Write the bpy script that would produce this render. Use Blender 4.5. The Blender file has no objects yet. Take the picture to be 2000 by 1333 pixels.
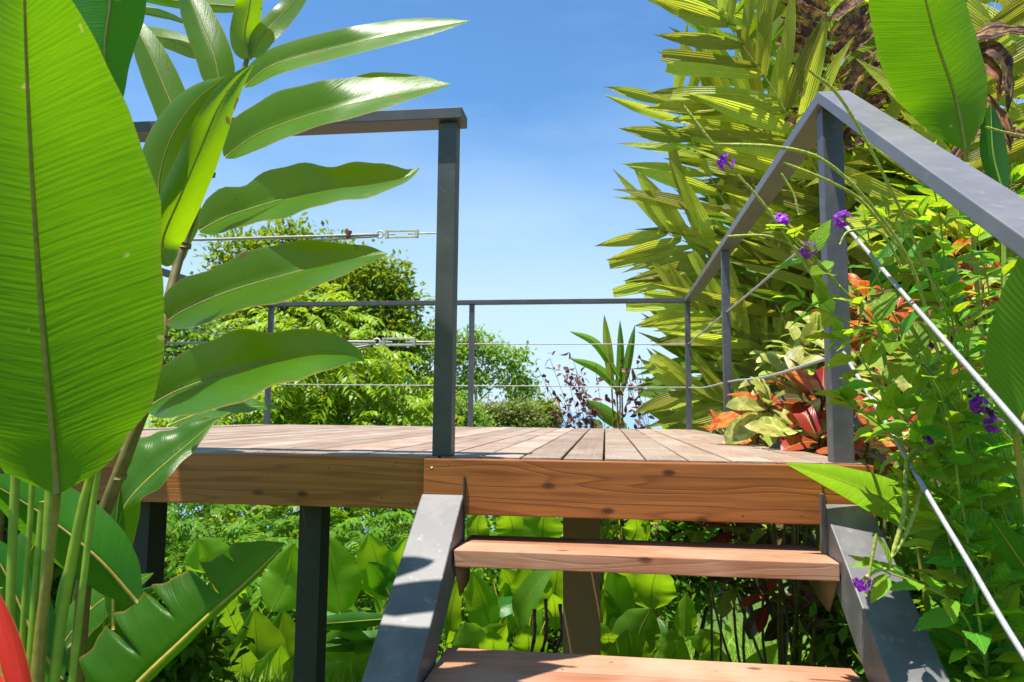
import bpy, bmesh, math
import numpy as np
from mathutils import Matrix, Vector
SC = bpy.context.scene
COL = SC.collection
rng = np.random.default_rng(11)

# ------------------------------------------------------------------ camera
F, YAW, PITCH, ROLL = 1407.7, .1298, .0967, .0093          # focal in px of a 2000 px wide frame
CAM = np.array([.0091, -2.5393, .1628])
_fw = np.array([-math.sin(YAW)*math.cos(PITCH), math.cos(YAW)*math.cos(PITCH), math.sin(PITCH)])
_rt = np.array([math.cos(YAW), math.sin(YAW), 0.])
_up = np.cross(_rt, _fw)
_c, _s = math.cos(ROLL), math.sin(ROLL)
RT, UP = _c*_rt + _s*_up, -_s*_rt + _c*_up
FW = _fw
cam_d = bpy.data.cameras.new('camera')
cam = bpy.data.objects.new('camera', cam_d); COL.objects.link(cam)
cam_d.sensor_width = 36; cam_d.lens = F/2000*36
cam_d.clip_start = .02; cam_d.clip_end = 200000
cam.matrix_world = Matrix(((RT[0], UP[0], -FW[0], CAM[0]), (RT[1], UP[1], -FW[1], CAM[1]),
                           (RT[2], UP[2], -FW[2], CAM[2]), (0, 0, 0, 1)))
cam_d.dof.use_dof = True; cam_d.dof.focus_distance = 2.7; cam_d.dof.aperture_fstop = 7.0
SC.camera = cam

# ------------------------------------------------------------------ sky, sun, exposure
TOSUN = Vector((-.19, -.17, 1.)).normalized()
SUN_EL = math.asin(TOSUN.z); SUN_ROT = math.atan2(TOSUN.x, TOSUN.y) % (2*math.pi)
W = bpy.data.worlds.new('World'); SC.world = W; W.use_nodes = True
nt = W.node_tree; bg = nt.nodes['Background']
sky = nt.nodes.new('ShaderNodeTexSky'); sky.sky_type = 'NISHITA'; sky.sun_disc = False
sky.sun_elevation = SUN_EL; sky.sun_rotation = SUN_ROT
sky.altitude = 0; sky.air_density = 1.0; sky.dust_density = .3; sky.ozone_density = 2.2
tint = nt.nodes.new('ShaderNodeMix'); tint.data_type = 'RGBA'; tint.blend_type = 'MULTIPLY'; tint.inputs[0].default_value = 1
tint.inputs[7].default_value = (.68, 1.03, 1.24, 1); nt.links.new(sky.outputs[0], tint.inputs[6]); 
# pale humid air low over the horizon, part of the sky itself
_tc = nt.nodes.new('ShaderNodeTexCoord'); _sp = nt.nodes.new('ShaderNodeSeparateXYZ'); nt.links.new(_tc.outputs['Generated'], _sp.inputs[0])
_mr = nt.nodes.new('ShaderNodeMapRange'); _mr.interpolation_type = 'SMOOTHSTEP'; nt.links.new(_sp.outputs[2], _mr.inputs[0])
for _i, _v in ((1, -.02), (2, .50), (3, .92), (4, 0.)): _mr.inputs[_i].default_value = _v
_nz = nt.nodes.new('ShaderNodeTexNoise'); _mp = nt.nodes.new('ShaderNodeMapping'); _mp.inputs['Scale'].default_value = (1, 1, 3.5)
nt.links.new(_tc.outputs['Generated'], _mp.inputs[0]); nt.links.new(_mp.outputs[0], _nz.inputs[0]); _nz.inputs['Scale'].default_value = 3; _nz.inputs['Detail'].default_value = 5
_ma = nt.nodes.new('ShaderNodeMath'); _ma.operation = 'MULTIPLY_ADD'; nt.links.new(_nz.outputs[0], _ma.inputs[0]); _ma.inputs[1].default_value = .6; _ma.inputs[2].default_value = -.28
_ad = nt.nodes.new('ShaderNodeMath'); _ad.use_clamp = True; nt.links.new(_mr.outputs[0], _ad.inputs[0]); nt.links.new(_ma.outputs[0], _ad.inputs[1])
_hz = nt.nodes.new('ShaderNodeMix'); _hz.data_type = 'RGBA'; nt.links.new(_ad.outputs[0], _hz.inputs[0]); nt.links.new(tint.outputs[2], _hz.inputs[6])
_hz.inputs[7].default_value = (4.3, 5.5, 6.7, 1); nt.links.new(_hz.outputs[2], bg.inputs[0]); bg.inputs[1].default_value = .088
sun_d = bpy.data.lights.new('sun', 'SUN'); sun_d.energy = 5.0; sun_d.angle = math.radians(.5); sun_d.color = (1, .95, .86)
sun = bpy.data.objects.new('sun', sun_d); COL.objects.link(sun)
sun.rotation_euler = TOSUN.to_track_quat('Z', 'Y').to_euler(); sun.location = (-4, -4, 20)
SC.view_settings.view_transform = 'Standard'; SC.view_settings.look = 'None'
SC.view_settings.gamma = 1; SC.view_settings.exposure = .95
SC.render.engine = 'CYCLES'
SC.cycles.transparent_max_bounces = 8; SC.cycles.max_bounces = 8; SC.cycles.diffuse_bounces = 3; SC.cycles.transmission_bounces = 6

# ------------------------------------------------------------------ helpers
def unit(v):
    v = np.asarray(v, float); return v/(np.linalg.norm(v)+1e-12)
def at(u, v, Y):
    """point of the place seen at photo pixel (u, v), standing at depth plane Y"""
    d = FW + RT*(u-1000)/F - UP*(v-666.5)/F
    return CAM + d*(Y-CAM[1])/d[1]
def spline(P, n):
    P = np.asarray(P, float)
    if len(P) == 2: t = np.linspace(0, 1, n)[:, None]; return P[0]*(1-t)+P[1]*t
    L = np.r_[0, np.cumsum(np.sqrt((np.diff(P, axis=0)**2).sum(1)))]
    Q = np.vstack([2*P[0]-P[1], P, 2*P[-1]-P[-2]])
    s = np.linspace(0, L[-1], n); out = []
    for x in s:
        i = min(max(np.searchsorted(L, x, 'right')-1, 0), len(P)-2)
        t = (x-L[i])/max(L[i+1]-L[i], 1e-9)
        a, b, c, d = Q[i:i+4]
        out.append(.5*(2*b+(c-a)*t+(2*a-5*b+4*c-d)*t*t+(3*b-a-3*c+d)*t**3))
    return np.array(out)
def interp(t, pts):
    xs, ys = zip(*pts); return np.interp(t, xs, ys)

class MB:
    """collects geometry that is linked as ONE mesh object"""
    def __init__(s): s.V = []; s.Fc = []; s.n = 0
    def add(s, V, Fa, mi=0, uv=None):
        V = np.asarray(V, float); Fa = np.asarray(Fa, int)
        if uv is None: uv = np.zeros((len(V), 2))
        s.V.append(np.c_[V, uv]); s.Fc.append((Fa+s.n, mi)); s.n += len(V)
    def grid(s, G, mi=0, uv=None, closed=False):
        a, b = G.shape[:2]; idx = np.arange(a*b).reshape(a, b)
        if closed: idx = np.c_[idx, idx[:, :1]]
        q = np.stack([idx[:-1, :-1], idx[1:, :-1], idx[1:, 1:], idx[:-1, 1:]], -1).reshape(-1, 4)
        if uv is None:
            uv = np.stack(np.meshgrid(np.linspace(0, 1, b), np.linspace(0, 1, a)), -1)
        s.add(G.reshape(-1, 3), q, mi, uv.reshape(-1, 2))
    def tube(s, P, r, k=7, mi=0, caps=True):
        P = np.asarray(P, float); n = len(P); r = np.broadcast_to(np.asarray(r, float), (n,))
        T = np.gradient(P, axis=0); T /= np.linalg.norm(T, axis=1)[:, None]+1e-12
        a = unit(np.cross(T[0], [.3, .1, .95] if abs(T[0][2]) < .9 else [1, 0, 0])); R = []
        for i in range(n):
            a = unit(a - T[i]*(a@T[i])); b = np.cross(T[i], a); R.append((a, b))
        ang = np.arange(k)*2*math.pi/k
        G = np.array([P[i] + r[i]*(np.cos(ang)[:, None]*R[i][0]+np.sin(ang)[:, None]*R[i][1]) for i in range(n)])
        uv = np.stack(np.meshgrid(np.linspace(0, 1, k), np.linspace(0, 1, n)), -1)
        base = s.n; s.grid(G, mi, uv, closed=True)
        if caps:
            s.Fc.append((np.array([[base+i for i in range(k)][::-1]]), mi))
            s.Fc.append((np.array([[base+(n-1)*k+i for i in range(k)]]), mi))
    def hexa(s, c, mi=0, uv=(0, 0)):
        """8 corners: bottom loop 0-3, top loop 4-7"""
        s.add(c, [[3, 2, 1, 0], [4, 5, 6, 7], [0, 1, 5, 4], [1, 2, 6, 5], [2, 3, 7, 6], [3, 0, 4, 7]], mi, np.tile(uv, (8, 1)))
    def box(s, x0, x1, y0, y1, z0, z1, mi=0, uv=(0, 0)):
        s.hexa([(x0, y0, z0), (x1, y0, z0), (x1, y1, z0), (x0, y1, z0), (x0, y0, z1), (x1, y0, z1), (x1, y1, z1), (x0, y1, z1)], mi, uv)
    def build(s, name, mats, parent=None, bevel=0, smooth=True, segs=2):
        A = np.vstack(s.V); V = A[:, :3]; uv = A[:, 3:]
        if parent is not None:
            off = np.zeros(3); p = parent
            while p is not None: off += np.array(p.location); p = p.parent
            V = V-off
        lv = np.concatenate([f.reshape(-1) for f, m in s.Fc])
        lt = np.concatenate([np.full(len(f), f.shape[1]) for f, m in s.Fc])
        mi = np.concatenate([np.full(len(f), m) for f, m in s.Fc])
        me = bpy.data.meshes.new(name)
        me.vertices.add(len(V)); me.vertices.foreach_set('co', V.astype(np.float32).ravel())
        me.loops.add(len(lv)); me.loops.foreach_set('vertex_index', lv.astype(np.int32))
        me.polygons.add(len(lt)); me.polygons.foreach_set('loop_start', np.r_[0, np.cumsum(lt)[:-1]].astype(np.int32))
        me.polygons.foreach_set('loop_total', lt.astype(np.int32))
        me.polygons.foreach_set('material_index', mi.astype(np.int32))
        ul = me.uv_layers.new(name='UVMap'); ul.data.foreach_set('uv', uv[lv].astype(np.float32).ravel())
        if not isinstance(mats, (list, tuple)): mats = [mats]
        for m in mats: me.materials.append(m)
        me.update(calc_edges=True); me.validate()
        if bevel:
            bm = bmesh.new(); bm.from_mesh(me)
            es = [e for e in bm.edges if len(e.link_faces) == 2 and e.calc_face_angle(0) > .5]
            bmesh.ops.bevel(bm, geom=es, offset=bevel, segments=segs, profile=.6, affect='EDGES', clamp_overlap=True)
            bm.to_mesh(me); bm.free()
        me.polygons.foreach_set('use_smooth', np.full(len(me.polygons), smooth and not bevel))
        o = bpy.data.objects.new(name, me); COL.objects.link(o)
        if parent is not None: o.parent = parent
        return o
def tag(o, label=None, cat=None, group=None, kind=None):
    if label: o['label'] = label
    if cat: o['category'] = cat
    if group: o['group'] = group
    if kind: o['kind'] = kind
    return o
GROUPS = {'croton': 'croton shrubs growing along the right side of the deck and stairs', 'calathea': 'calathea clumps growing below the deck', 'porterweed': 'porterweed plants leaning over the stair railing',
          'palm tree': 'palms behind the right railing', 'heliconia': 'heliconias around the stairs and deck', 'ginger plant': 'ginger canes in front of the left railing', 'tree': 'trees beyond the deck', 'bush': 'far bushes of the tree line', 'railing': 'steel railings round the deck'}
def thing(name, loc, label, cat, group=None):
    if group is None: group = 'understory shrubs' if name == 'shrub' else GROUPS.get(cat)
    o = bpy.data.objects.new(name, None); COL.objects.link(o); o.location = tuple(float(x) for x in loc)
    o.empty_display_size = .1
    return tag(o, label, cat, group)

# ------------------------------------------------------------------ materials
def nodes(name):
    m = bpy.data.materials.new(name); m.use_nodes = True
    return m, m.node_tree, m.node_tree.nodes['Principled BSDF'], m.node_tree.nodes['Material Output']
def N(t, ty, **kw):
    n = t.nodes.new(ty)
    for k, v in kw.items(): setattr(n, k, v)
    return n
def math_(t, op, a, b=None, c=None):
    n = N(t, 'ShaderNodeMath', operation=op)
    for i, x in enumerate((a, b, c)):
        if x is None: continue
        if isinstance(x, (int, float)): n.inputs[i].default_value = x
        else: t.links.new(x, n.inputs[i])
    return n.outputs[0]
def mix(t, fac, a, b):
    n = N(t, 'ShaderNodeMix', data_type='RGBA')
    for i, x in ((0, fac), (6, a), (7, b)):
        if isinstance(x, (int, float)): n.inputs[i].default_value = x
        elif isinstance(x, tuple): n.inputs[i].default_value = (*x[:3], 1)
        else: t.links.new(x, n.inputs[i])
    return n.outputs[2]
def ramp(t, x, stops):
    n = N(t, 'ShaderNodeValToRGB'); t.links.new(x, n.inputs[0])
    while len(n.color_ramp.elements) < len(stops): n.color_ramp.elements.new(.5)
    for e, (p, c) in zip(n.color_ramp.elements, stops): e.position = p; e.color = (*c, 1) if isinstance(c, tuple) else (c, c, c, 1)
    return n.outputs[0]
def noise(t, co, scale, detail=3, rough=.55, dist=0):
    n = N(t, 'ShaderNodeTexNoise'); n.inputs['Scale'].default_value = scale; n.inputs['Detail'].default_value = detail
    n.inputs['Roughness'].default_value = rough; n.inputs['Distortion'].default_value = dist
    if co is not None: t.links.new(co, n.inputs['Vector'])
    return n.outputs['Fac']
def bump(t, h, strength, dist, bs):
    b = N(t, 'ShaderNodeBump'); b.inputs['Strength'].default_value = strength; b.inputs['Distance'].default_value = dist
    t.links.new(h, b.inputs['Height'])
    for x in bs: t.links.new(b.outputs[0], x.inputs['Normal'])

def leaf_mat(name, col, trans, tf=.5, stripes='lateral', freq=26, vein=None, vamt=.25, bs=.35, rough=.40, spec=.30,
             edge=None, tip=None, blotch=.3, skew=3.0, alt=None, altamt=0, spots=None, vein_sine=False, lvar=.5):
    col = tuple(min(.8, c*1.35) for c in col); m, t, p, out = nodes(name)
    tc = N(t, 'ShaderNodeTexCoord'); uv = N(t, 'ShaderNodeSeparateXYZ'); t.links.new(tc.outputs['UV'], uv.inputs[0])
    u, v = math_(t, 'FRACT', uv.outputs[0]), uv.outputs[1]
    lr = math_(t, 'FRACT', math_(t, 'MULTIPLY', math_(t, 'FLOOR', uv.outputs[0]), .3819))
    au = math_(t, 'ABSOLUTE', math_(t, 'MULTIPLY_ADD', u, 2, -1))
    nz = noise(t, tc.outputs['Object'], 6, 3); nf = noise(t, tc.outputs['Object'], 45, 3)
    if stripes == 'lateral':
        ph = math_(t, 'ADD', math_(t, 'MULTIPLY', v, freq), math_(t, 'MULTIPLY', au, -skew))
        cv = N(t, 'ShaderNodeCombineXYZ'); t.links.new(math_(t, 'MULTIPLY', ph, 1.7), cv.inputs[0]); t.links.new(math_(t, 'MULTIPLY', u, 1.6), cv.inputs[1]); t.links.new(math_(t, 'MULTIPLY', lr, 40), cv.inputs[2])
        w = ramp(t, noise(t, cv.outputs[0], 1.0, 3, .65), [(.32, 0.), (.68, 1.)])
        if vein_sine:
            w = math_(t, 'MULTIPLY_ADD', math_(t, 'SINE', math_(t, 'MULTIPLY', ph, 6.2832)), .5, .5)
    else:
        ph = math_(t, 'MULTIPLY', u, freq)
        w = math_(t, 'MULTIPLY_ADD', math_(t, 'SINE', math_(t, 'MULTIPLY', ph, 6.2832)), .5, .5)
    w2 = math_(t, 'POWER', w, 3.0)
    wf = math_(t, 'MULTIPLY_ADD', math_(t, 'SINE', math_(t, 'MULTIPLY', ph, 6.2832*2.7)), .5, .5)
    vein = vein or tuple(min(1, c*1.8+.02) for c in col)
    base = mix(t, math_(t, 'MULTIPLY', math_(t, 'MULTIPLY_ADD', wf, .15, math_(t, 'MULTIPLY', w2, .75)), vamt), col, vein)
    dk = tuple(c*.6 for c in col)
    base = mix(t, math_(t, 'MULTIPLY', ramp(t, nz, [(.35, 0.), (.65, 1.)]), blotch), base, dk)
    tcol = mix(t, math_(t, 'MULTIPLY', math_(t, 'ADD', w, wf), .10 if stripes == 'lateral' else .2), trans, tuple(c*.55 for c in trans))
    tcol = mix(t, math_(t, 'MULTIPLY', ramp(t, nz, [(.35, 0.), (.7, 1.)]), blotch*.6), tcol, (trans[0]*.55, trans[1]*.75, trans[2]))
    if alt is not None:          # second colour in patches and along the veins (variegated leaves)
        k = ramp(t, noise(t, tc.outputs['Object'], 14, 4, .6, 1.0), [(.46-altamt*.1, 0.), (.56, 1.)])
        k = math_(t, 'MULTIPLY', k, min(1, altamt))
        base = mix(t, k, base, alt); tcol = mix(t, k, tcol, alt)
    if edge is not None:
        k = ramp(t, math_(t, 'ADD', au, math_(t, 'MULTIPLY', nf, .06)), [(.965, 0.), (1.0, 1.)])
        base = mix(t, k, base, edge)
    if tip is not None:
        k = ramp(t, math_(t, 'ADD', v, math_(t, 'MULTIPLY', nz, .3)), [(1.04, 0.), (1.12, 1.)])
        base = mix(t, k, base, tip); tcol = mix(t, k, tcol, tip)
    if spots is not None:
        k = ramp(t, noise(t, tc.outputs['Object'], 22, 1), [(.74, 0.), (.76, 1.)])
        base = mix(t, k, base, spots); tcol = mix(t, k, tcol, spots)
    oi = N(t, 'ShaderNodeObjectInfo')
    hs = N(t, 'ShaderNodeHueSaturation'); t.links.new(base, hs.inputs['Color'])
    t.links.new(math_(t, 'MULTIPLY', math_(t, 'MULTIPLY_ADD', oi.outputs['Random'], .3, .85), math_(t, 'MULTIPLY_ADD', lr, lvar, 1-lvar*.5)), hs.inputs['Value'])
    t.links.new(math_(t, 'MULTIPLY_ADD', lr, .03, .485), hs.inputs['Hue'])
    h2 = N(t, 'ShaderNodeHueSaturation'); t.links.new(tcol, h2.inputs['Color']); t.links.new(math_(t, 'MULTIPLY_ADD', lr, lvar, 1-lvar*.5), h2.inputs['Value']); t.links.new(math_(t, 'MULTIPLY_ADD', lr, .03, .485), h2.inputs['Hue']); tcol = h2.outputs[0]
    t.links.new(hs.outputs[0], p.inputs['Base Color'])
    p.inputs['Roughness'].default_value = rough; p.inputs['Specular IOR Level'].default_value = spec
    tr = N(t, 'ShaderNodeBsdfTranslucent'); t.links.new(tcol, tr.inputs[0])
    ms = N(t, 'ShaderNodeMixShader'); ms.inputs[0].default_value = tf
    t.links.new(p.outputs[0], ms.inputs[1]); t.links.new(tr.outputs[0], ms.inputs[2]); t.links.new(ms.outputs[0], out.inputs[0])
    h = math_(t, 'ADD', math_(t, 'ADD', w, math_(t, 'MULTIPLY', wf, .2)), math_(t, 'MULTIPLY', nf, .35))
    bump(t, h, bs*(.5 if stripes == 'lateral' else 1), .004, [p, tr])
    return m
def plain_mat(name, col, rough=.6, var=.35, scale=30, spec=.4, bs=.15, tf=0, trans=None):
    m, t, p, out = nodes(name); tc = N(t, 'ShaderNodeTexCoord')
    nz = noise(t, tc.outputs['Object'], scale, 4)
    c = mix(t, ramp(t, nz, [(.3, 0.), (.7, 1.)]), tuple(x*(1-var) for x in col), tuple(min(1, x*(1+var)) for x in col))
    t.links.new(c, p.inputs['Base Color']); p.inputs['Roughness'].default_value = rough; p.inputs['Specular IOR Level'].default_value = spec
    bump(t, nz, bs, .004, [p])
    if tf:
        tr = N(t, 'ShaderNodeBsdfTranslucent'); tr.inputs[0].default_value = (*trans, 1)
        ms = N(t, 'ShaderNodeMixShader'); ms.inputs[0].default_value = tf
        t.links.new(p.outputs[0], ms.inputs[1]); t.links.new(tr.outputs[0], ms.inputs[2]); t.links.new(ms.outputs[0], out.inputs[0])
    return m
def wood_mat(name, col, dark, axis, pale=None, rough=.55, knots=True, fine=.5, bs=.3, stain=.35):
    """grain along one axis; the UV of each board carries its random offset and tone"""
    m, t, p, out = nodes(name); tc = N(t, 'ShaderNodeTexCoord')
    uv = N(t, 'ShaderNodeSeparateXYZ'); t.links.new(tc.outputs['UV'], uv.inputs[0])
    cb = N(t, 'ShaderNodeCombineXYZ')
    for i in range(3): t.links.new(math_(t, 'MULTIPLY', uv.outputs[0], (7.3, 3.1, 5.7)[i]), cb.inputs[i])
    ad = N(t, 'ShaderNodeVectorMath', operation='ADD'); t.links.new(tc.outputs['Object'], ad.inputs[0]); t.links.new(cb.outputs[0], ad.inputs[1])
    mp = N(t, 'ShaderNodeMapping'); t.links.new(ad.outputs[0], mp.inputs[0])
    s = [9., 9., 9.]; s[axis] = .8; mp.inputs['Scale'].default_value = s
    mf = N(t, 'ShaderNodeMapping'); t.links.new(ad.outputs[0], mf.inputs[0])
    s = [70., 70., 70.]; s[axis] = 2.2; mf.inputs['Scale'].default_value = s
    n1 = noise(t, mp.outputs[0], 1.0, 2, .5, .4)
    rings = math_(t, 'FRACT', math_(t, 'MULTIPLY', n1, 11.))
    rings = ramp(t, rings, [(0., .0), (.55, .25), (.86, 1.), (1., 0.)])
    nf = noise(t, mf.outputs[0], 1.0, 4, .6)
    nb = noise(t, ad.outputs[0], 3.0, 3)
    c = mix(t, math_(t, 'MULTIPLY', rings, fine), col, dark)
    c = mix(t, math_(t, 'MULTIPLY', ramp(t, nf, [(.35, 1.), (.6, 0.)]), .45), c, dark)
    if pale is not None: c = mix(t, math_(t, 'MULTIPLY', ramp(t, nb, [(.35, 0.), (.7, 1.)]), .7), c, pale)
    h = math_(t, 'SUBTRACT', math_(t, 'MULTIPLY', nf, .7), math_(t, 'MULTIPLY', rings, .5))
    if knots:
        vo = N(t, 'ShaderNodeTexVoronoi', voronoi_dimensions='2D'); vo.inputs['Scale'].default_value = 1.0
        mk = N(t, 'ShaderNodeMapping'); t.links.new(ad.outputs[0], mk.inputs[0]); mk.inputs['Scale'].default_value = (2.6, 5.2, 5.2)
        sx = N(t, 'ShaderNodeSeparateXYZ'); t.links.new(mk.outputs[0], sx.inputs[0]); cx = N(t, 'ShaderNodeCombineXYZ'); t.links.new(sx.outputs[0], cx.inputs[0]); t.links.new(math_(t, 'ADD', sx.outputs[2], sx.outputs[1]), cx.inputs[1])
        t.links.new(cx.outputs[0], vo.inputs['Vector'])
        k = ramp(t, vo.outputs['Distance'], [(0.03, 1.), (.075, 0.)])
        c = mix(t, math_(t, 'MULTIPLY', k, .85), c, tuple(x*.3 for x in dark))
    sp = ramp(t, noise(t, ad.outputs[0], 34., 2, .5), [(.735, 0.), (.755, 1.)])
    c = mix(t, math_(t, 'MULTIPLY', sp, .8), c, tuple(x*.25 for x in dark))
    gr = ramp(t, noise(t, ad.outputs[0], 1.7, 5, .65), [(.45, 0.), (.7, 1.)])
    c = mix(t, math_(t, 'MULTIPLY', gr, stain), c, tuple(x*.55 for x in col))
    tone = math_(t, 'MULTIPLY_ADD', uv.outputs[1], .35, .82)
    hs = N(t, 'ShaderNodeHueSaturation'); t.links.new(c, hs.inputs['Color']); t.links.new(tone, hs.inputs['Value'])
    t.links.new(hs.outputs[0], p.inputs['Base Color']); p.inputs['Roughness'].default_value = rough; p.inputs['Specular IOR Level'].default_value = .35
    bump(t, h, bs, .003, [p])
    return m
def steel_mat(name, col, rough=.42, dust=.25):
    m, t, p, out = nodes(name); tc = N(t, 'ShaderNodeTexCoord')
    n1 = noise(t, tc.outputs['Object'], 7, 5, .65); n2 = noise(t, tc.outputs['Object'], 90, 3); n3 = noise(t, tc.outputs['Object'], 26, 2)
    c = mix(t, math_(t, 'MULTIPLY', ramp(t, n1, [(.45, 0.), (.75, 1.)]), dust), col, (.34, .32, .31))
    c = mix(t, math_(t, 'MULTIPLY', ramp(t, n3, [(.62, 0.), (.80, 1.)]), dust*.9), c, (.45, .44, .43))
    t.links.new(c, p.inputs['Base Color']); p.inputs['Specular IOR Level'].default_value = .5
    t.links.new(math_(t, 'MULTIPLY_ADD', n1, .25, rough-.1), p.inputs['Roughness'])
    bump(t, n2, .12, .002, [p]); return m

M = {}
M['fascia'] = wood_mat('oiled_fascia_pine', (.43, .145, .036), (.15, .04, .01), 0, rough=.48, fine=.55)
M['tread'] = wood_mat('weathered_tread_pine', (.40, .17, .09), (.19, .065, .03), 0, pale=(.50, .30, .21), rough=.6, fine=.5)
M['deckwood'] = wood_mat('pale_deck_pine', (.30, .195, .13), (.13, .078, .05), 1, pale=(.385, .32, .26), rough=.65, fine=.35, knots=False)  # beige boards with paler patches at random
M['joist'] = plain_mat('dark_joist_wood', (.10, .06, .035), .8)
M['steel'] = steel_mat('slate_grey_painted_steel', (.060, .060, .070), .4, .1)
M['steel_lt'] = steel_mat('dusty_grey_painted_steel', (.10, .096, .10), .46, .36)
M['steel_md'] = steel_mat('charcoal_painted_steel', (.072, .071, .080), .42, .2)
M['post_blk'] = steel_mat('near_black_painted_steel', (.022, .022, .022), .6, .05)
M['post_brn'] = steel_mat('brown_grey_painted_steel', (.30, .17, .07), .9, .05)
M['rail'] = steel_mat('pale_grey_handrail_steel', (.135, .132, .145), .40, .2)
M['rope'] = plain_mat('white_cable_sleeve', (.33, .33, .335), .5, .25, 220)
M['zinc'] = plain_mat('zinc_plated_hardware', (.55, .52, .46), .35, .2, 80)
M['rust'] = plain_mat('rusty_clamp', (.19, .05, .03), .8, .4, 120)
M['screw'] = plain_mat('brass_screw', (.5, .38, .2), .4)
# broad tropical leaves
M['banana'] = leaf_mat('heliconia_blade', (.035, .125, .005), (.24, .50, .004), .6, freq=36, vamt=.45, blotch=.7, skew=2.0, bs=.28, edge=(.2, .13, .03), spots=(.5, .5, .12))
M['banana2'] = leaf_mat('heliconia_blade_emerald', (.025, .13, .006), (.17, .46, .006), .55, freq=60, vamt=.3, blotch=.4, skew=2.0, bs=.5, spots=None)
M['ginger'] = leaf_mat('ginger_blade', (.028, .105, .003), (.38, .62, .003), .5, freq=46, vamt=.4, blotch=.45, skew=9.0, rough=.33, spec=.5, bs=.35, edge=(.22, .16, .03), spots=(.2, .13, .03))
M['gingertip'] = plain_mat('dry_leaf_tip', (.10, .045, .02), .8)
M['rib_ylw'] = plain_mat('yellow_midrib', (.42, .38, .06), .5, .2, 60, tf=.3, trans=(.5, .45, .05))
M['rib_brn'] = plain_mat('olive_midrib', (.26, .20, .035), .5, .2, 60)
M['stem_grn'] = plain_mat('pale_green_stalk', (.28, .42, .04), .45, .2, 25, tf=.2, trans=(.3, .4, .03))
M['stem_brn'] = plain_mat('brown_green_cane', (.15, .12, .03), .55, .4, 20)
M['cala'] = leaf_mat('calathea_blade', (.085, .22, .010), (.42, .68, .010), .5, vein_sine=True, freq=34, vamt=.8, vein=(.24, .36, .05), blotch=.2, skew=6.0, rough=.33, bs=.5)
M['cala_dk'] = leaf_mat('calathea_blade_olive', (.06, .15, .010), (.32, .50, .01), .45, vein_sine=True, freq=34, vamt=.6, blotch=.3, skew=6.0, rough=.36, bs=.5)
M['pwbig'] = leaf_mat('narrow_bright_blade', (.17, .34, .008), (.62, .78, .01), .38, freq=30, vamt=.3, blotch=.25, skew=1.2, bs=.5, rough=.38)
M['darkleaf'] = leaf_mat('dark_green_blade', (.022, .105, .005), (.13, .36, .005), .45, freq=30, vamt=.2, rough=.35, skew=4)
M['palm'] = leaf_mat('golden_palm_leaflet', (.40, .43, .05), (.80, .82, .06), .5, stripes='pleat', freq=7, vamt=.75, vein=(.20, .24, .012), bs=1.3, rough=.42, lvar=.9, tip=(.30, .20, .09), blotch=.35)
M['palm_g'] = leaf_mat('green_palm_leaflet', (.14, .25, .012), (.46, .62, .012), .5, stripes='pleat', freq=8, vamt=.55, vein=(.07, .14, .008), bs=1.3, rough=.42, lvar=.9, blotch=.4)
M['palm_dry'] = leaf_mat('dry_palm_leaflet', (.40, .22, .075), (.45, .25, .07), .3, stripes='pleat', freq=6, vamt=.6, vein=(.12, .04, .03), bs=1.0, rough=.7, alt=(.09, .035, .03), altamt=1.0)
M['withered'] = leaf_mat('withered_red_brown', (.34, .11, .05), (.5, .2, .06), .35, stripes='pleat', freq=5, vamt=.6, vein=(.55, .38, .12), bs=1.0, rough=.7, alt=(.10, .04, .03), altamt=.6)
M['rachis'] = plain_mat('palm_rachis', (.40, .36, .09), .5, .2, 40)
M['rachis_org'] = plain_mat('palm_rachis_orange', (.45, .25, .05), .5, .2, 40)
M['crot_y'] = leaf_mat('croton_cream', (.55, .52, .13), (.62, .60, .12), .4, freq=14, vamt=.9, vein=(.72, .68, .30), alt=(.14, .25, .03), altamt=.75, skew=5, rough=.35, vein_sine=True)
M['crot_g'] = leaf_mat('croton_lime', (.26, .36, .04), (.45, .52, .04), .4, freq=14, vamt=.9, vein=(.60, .56, .16), blotch=.5, skew=5, rough=.35, vein_sine=True)
M['crot_o'] = leaf_mat('croton_orange', (.48, .17, .03), (.70, .30, .03), .4, freq=14, vamt=.8, vein=(.75, .48, .06), alt=(.5, .035, .015), altamt=.9, skew=5, rough=.33, vein_sine=True)
M['crot_r'] = leaf_mat('croton_red', (.32, .022, .012), (.64, .04, .015), .35, freq=14, vamt=.5, vein=(.45, .14, .05), blotch=.5, alt=(.08, .10, .02), altamt=.25, skew=5, rough=.3, vein_sine=True)
M['crot_d'] = leaf_mat('croton_maroon', (.075, .03, .02), (.20, .05, .02), .25, freq=14, vamt=.3, vein=(.26, .12, .09), alt=(.05, .09, .025), altamt=.8, skew=5, rough=.28, vein_sine=True)
M['pw'] = leaf_mat('porterweed_leaf', (.125, .27, .012), (.52, .72, .015), .52, freq=7, vamt=.3, vein=(.28, .38, .06), blotch=.25, skew=2.2, bs=.9, rough=.45, vein_sine=True)
M['pw_d'] = leaf_mat('porterweed_leaf_deep', (.06, .25, .02), (.30, .66, .02), .5, freq=7, vamt=.25, blotch=.3, skew=2.2, bs=.9, rough=.4, vein_sine=True)
M['spike'] = plain_mat('flower_spike_green', (.40, .44, .07), .6, .35, 120, bs=.6, tf=.15, trans=(.35, .4, .05))
M['purple'] = plain_mat('purple_petal', (.36, .035, .60), .5, .3, 60, tf=.4, trans=(.5, .06, .8))
M['purple_d'] = plain_mat('dark_purple_calyx', (.09, .012, .16), .4, .4, 60)
M['petal_c'] = plain_mat('pale_petal_throat', (.75, .62, .8), .5)
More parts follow.
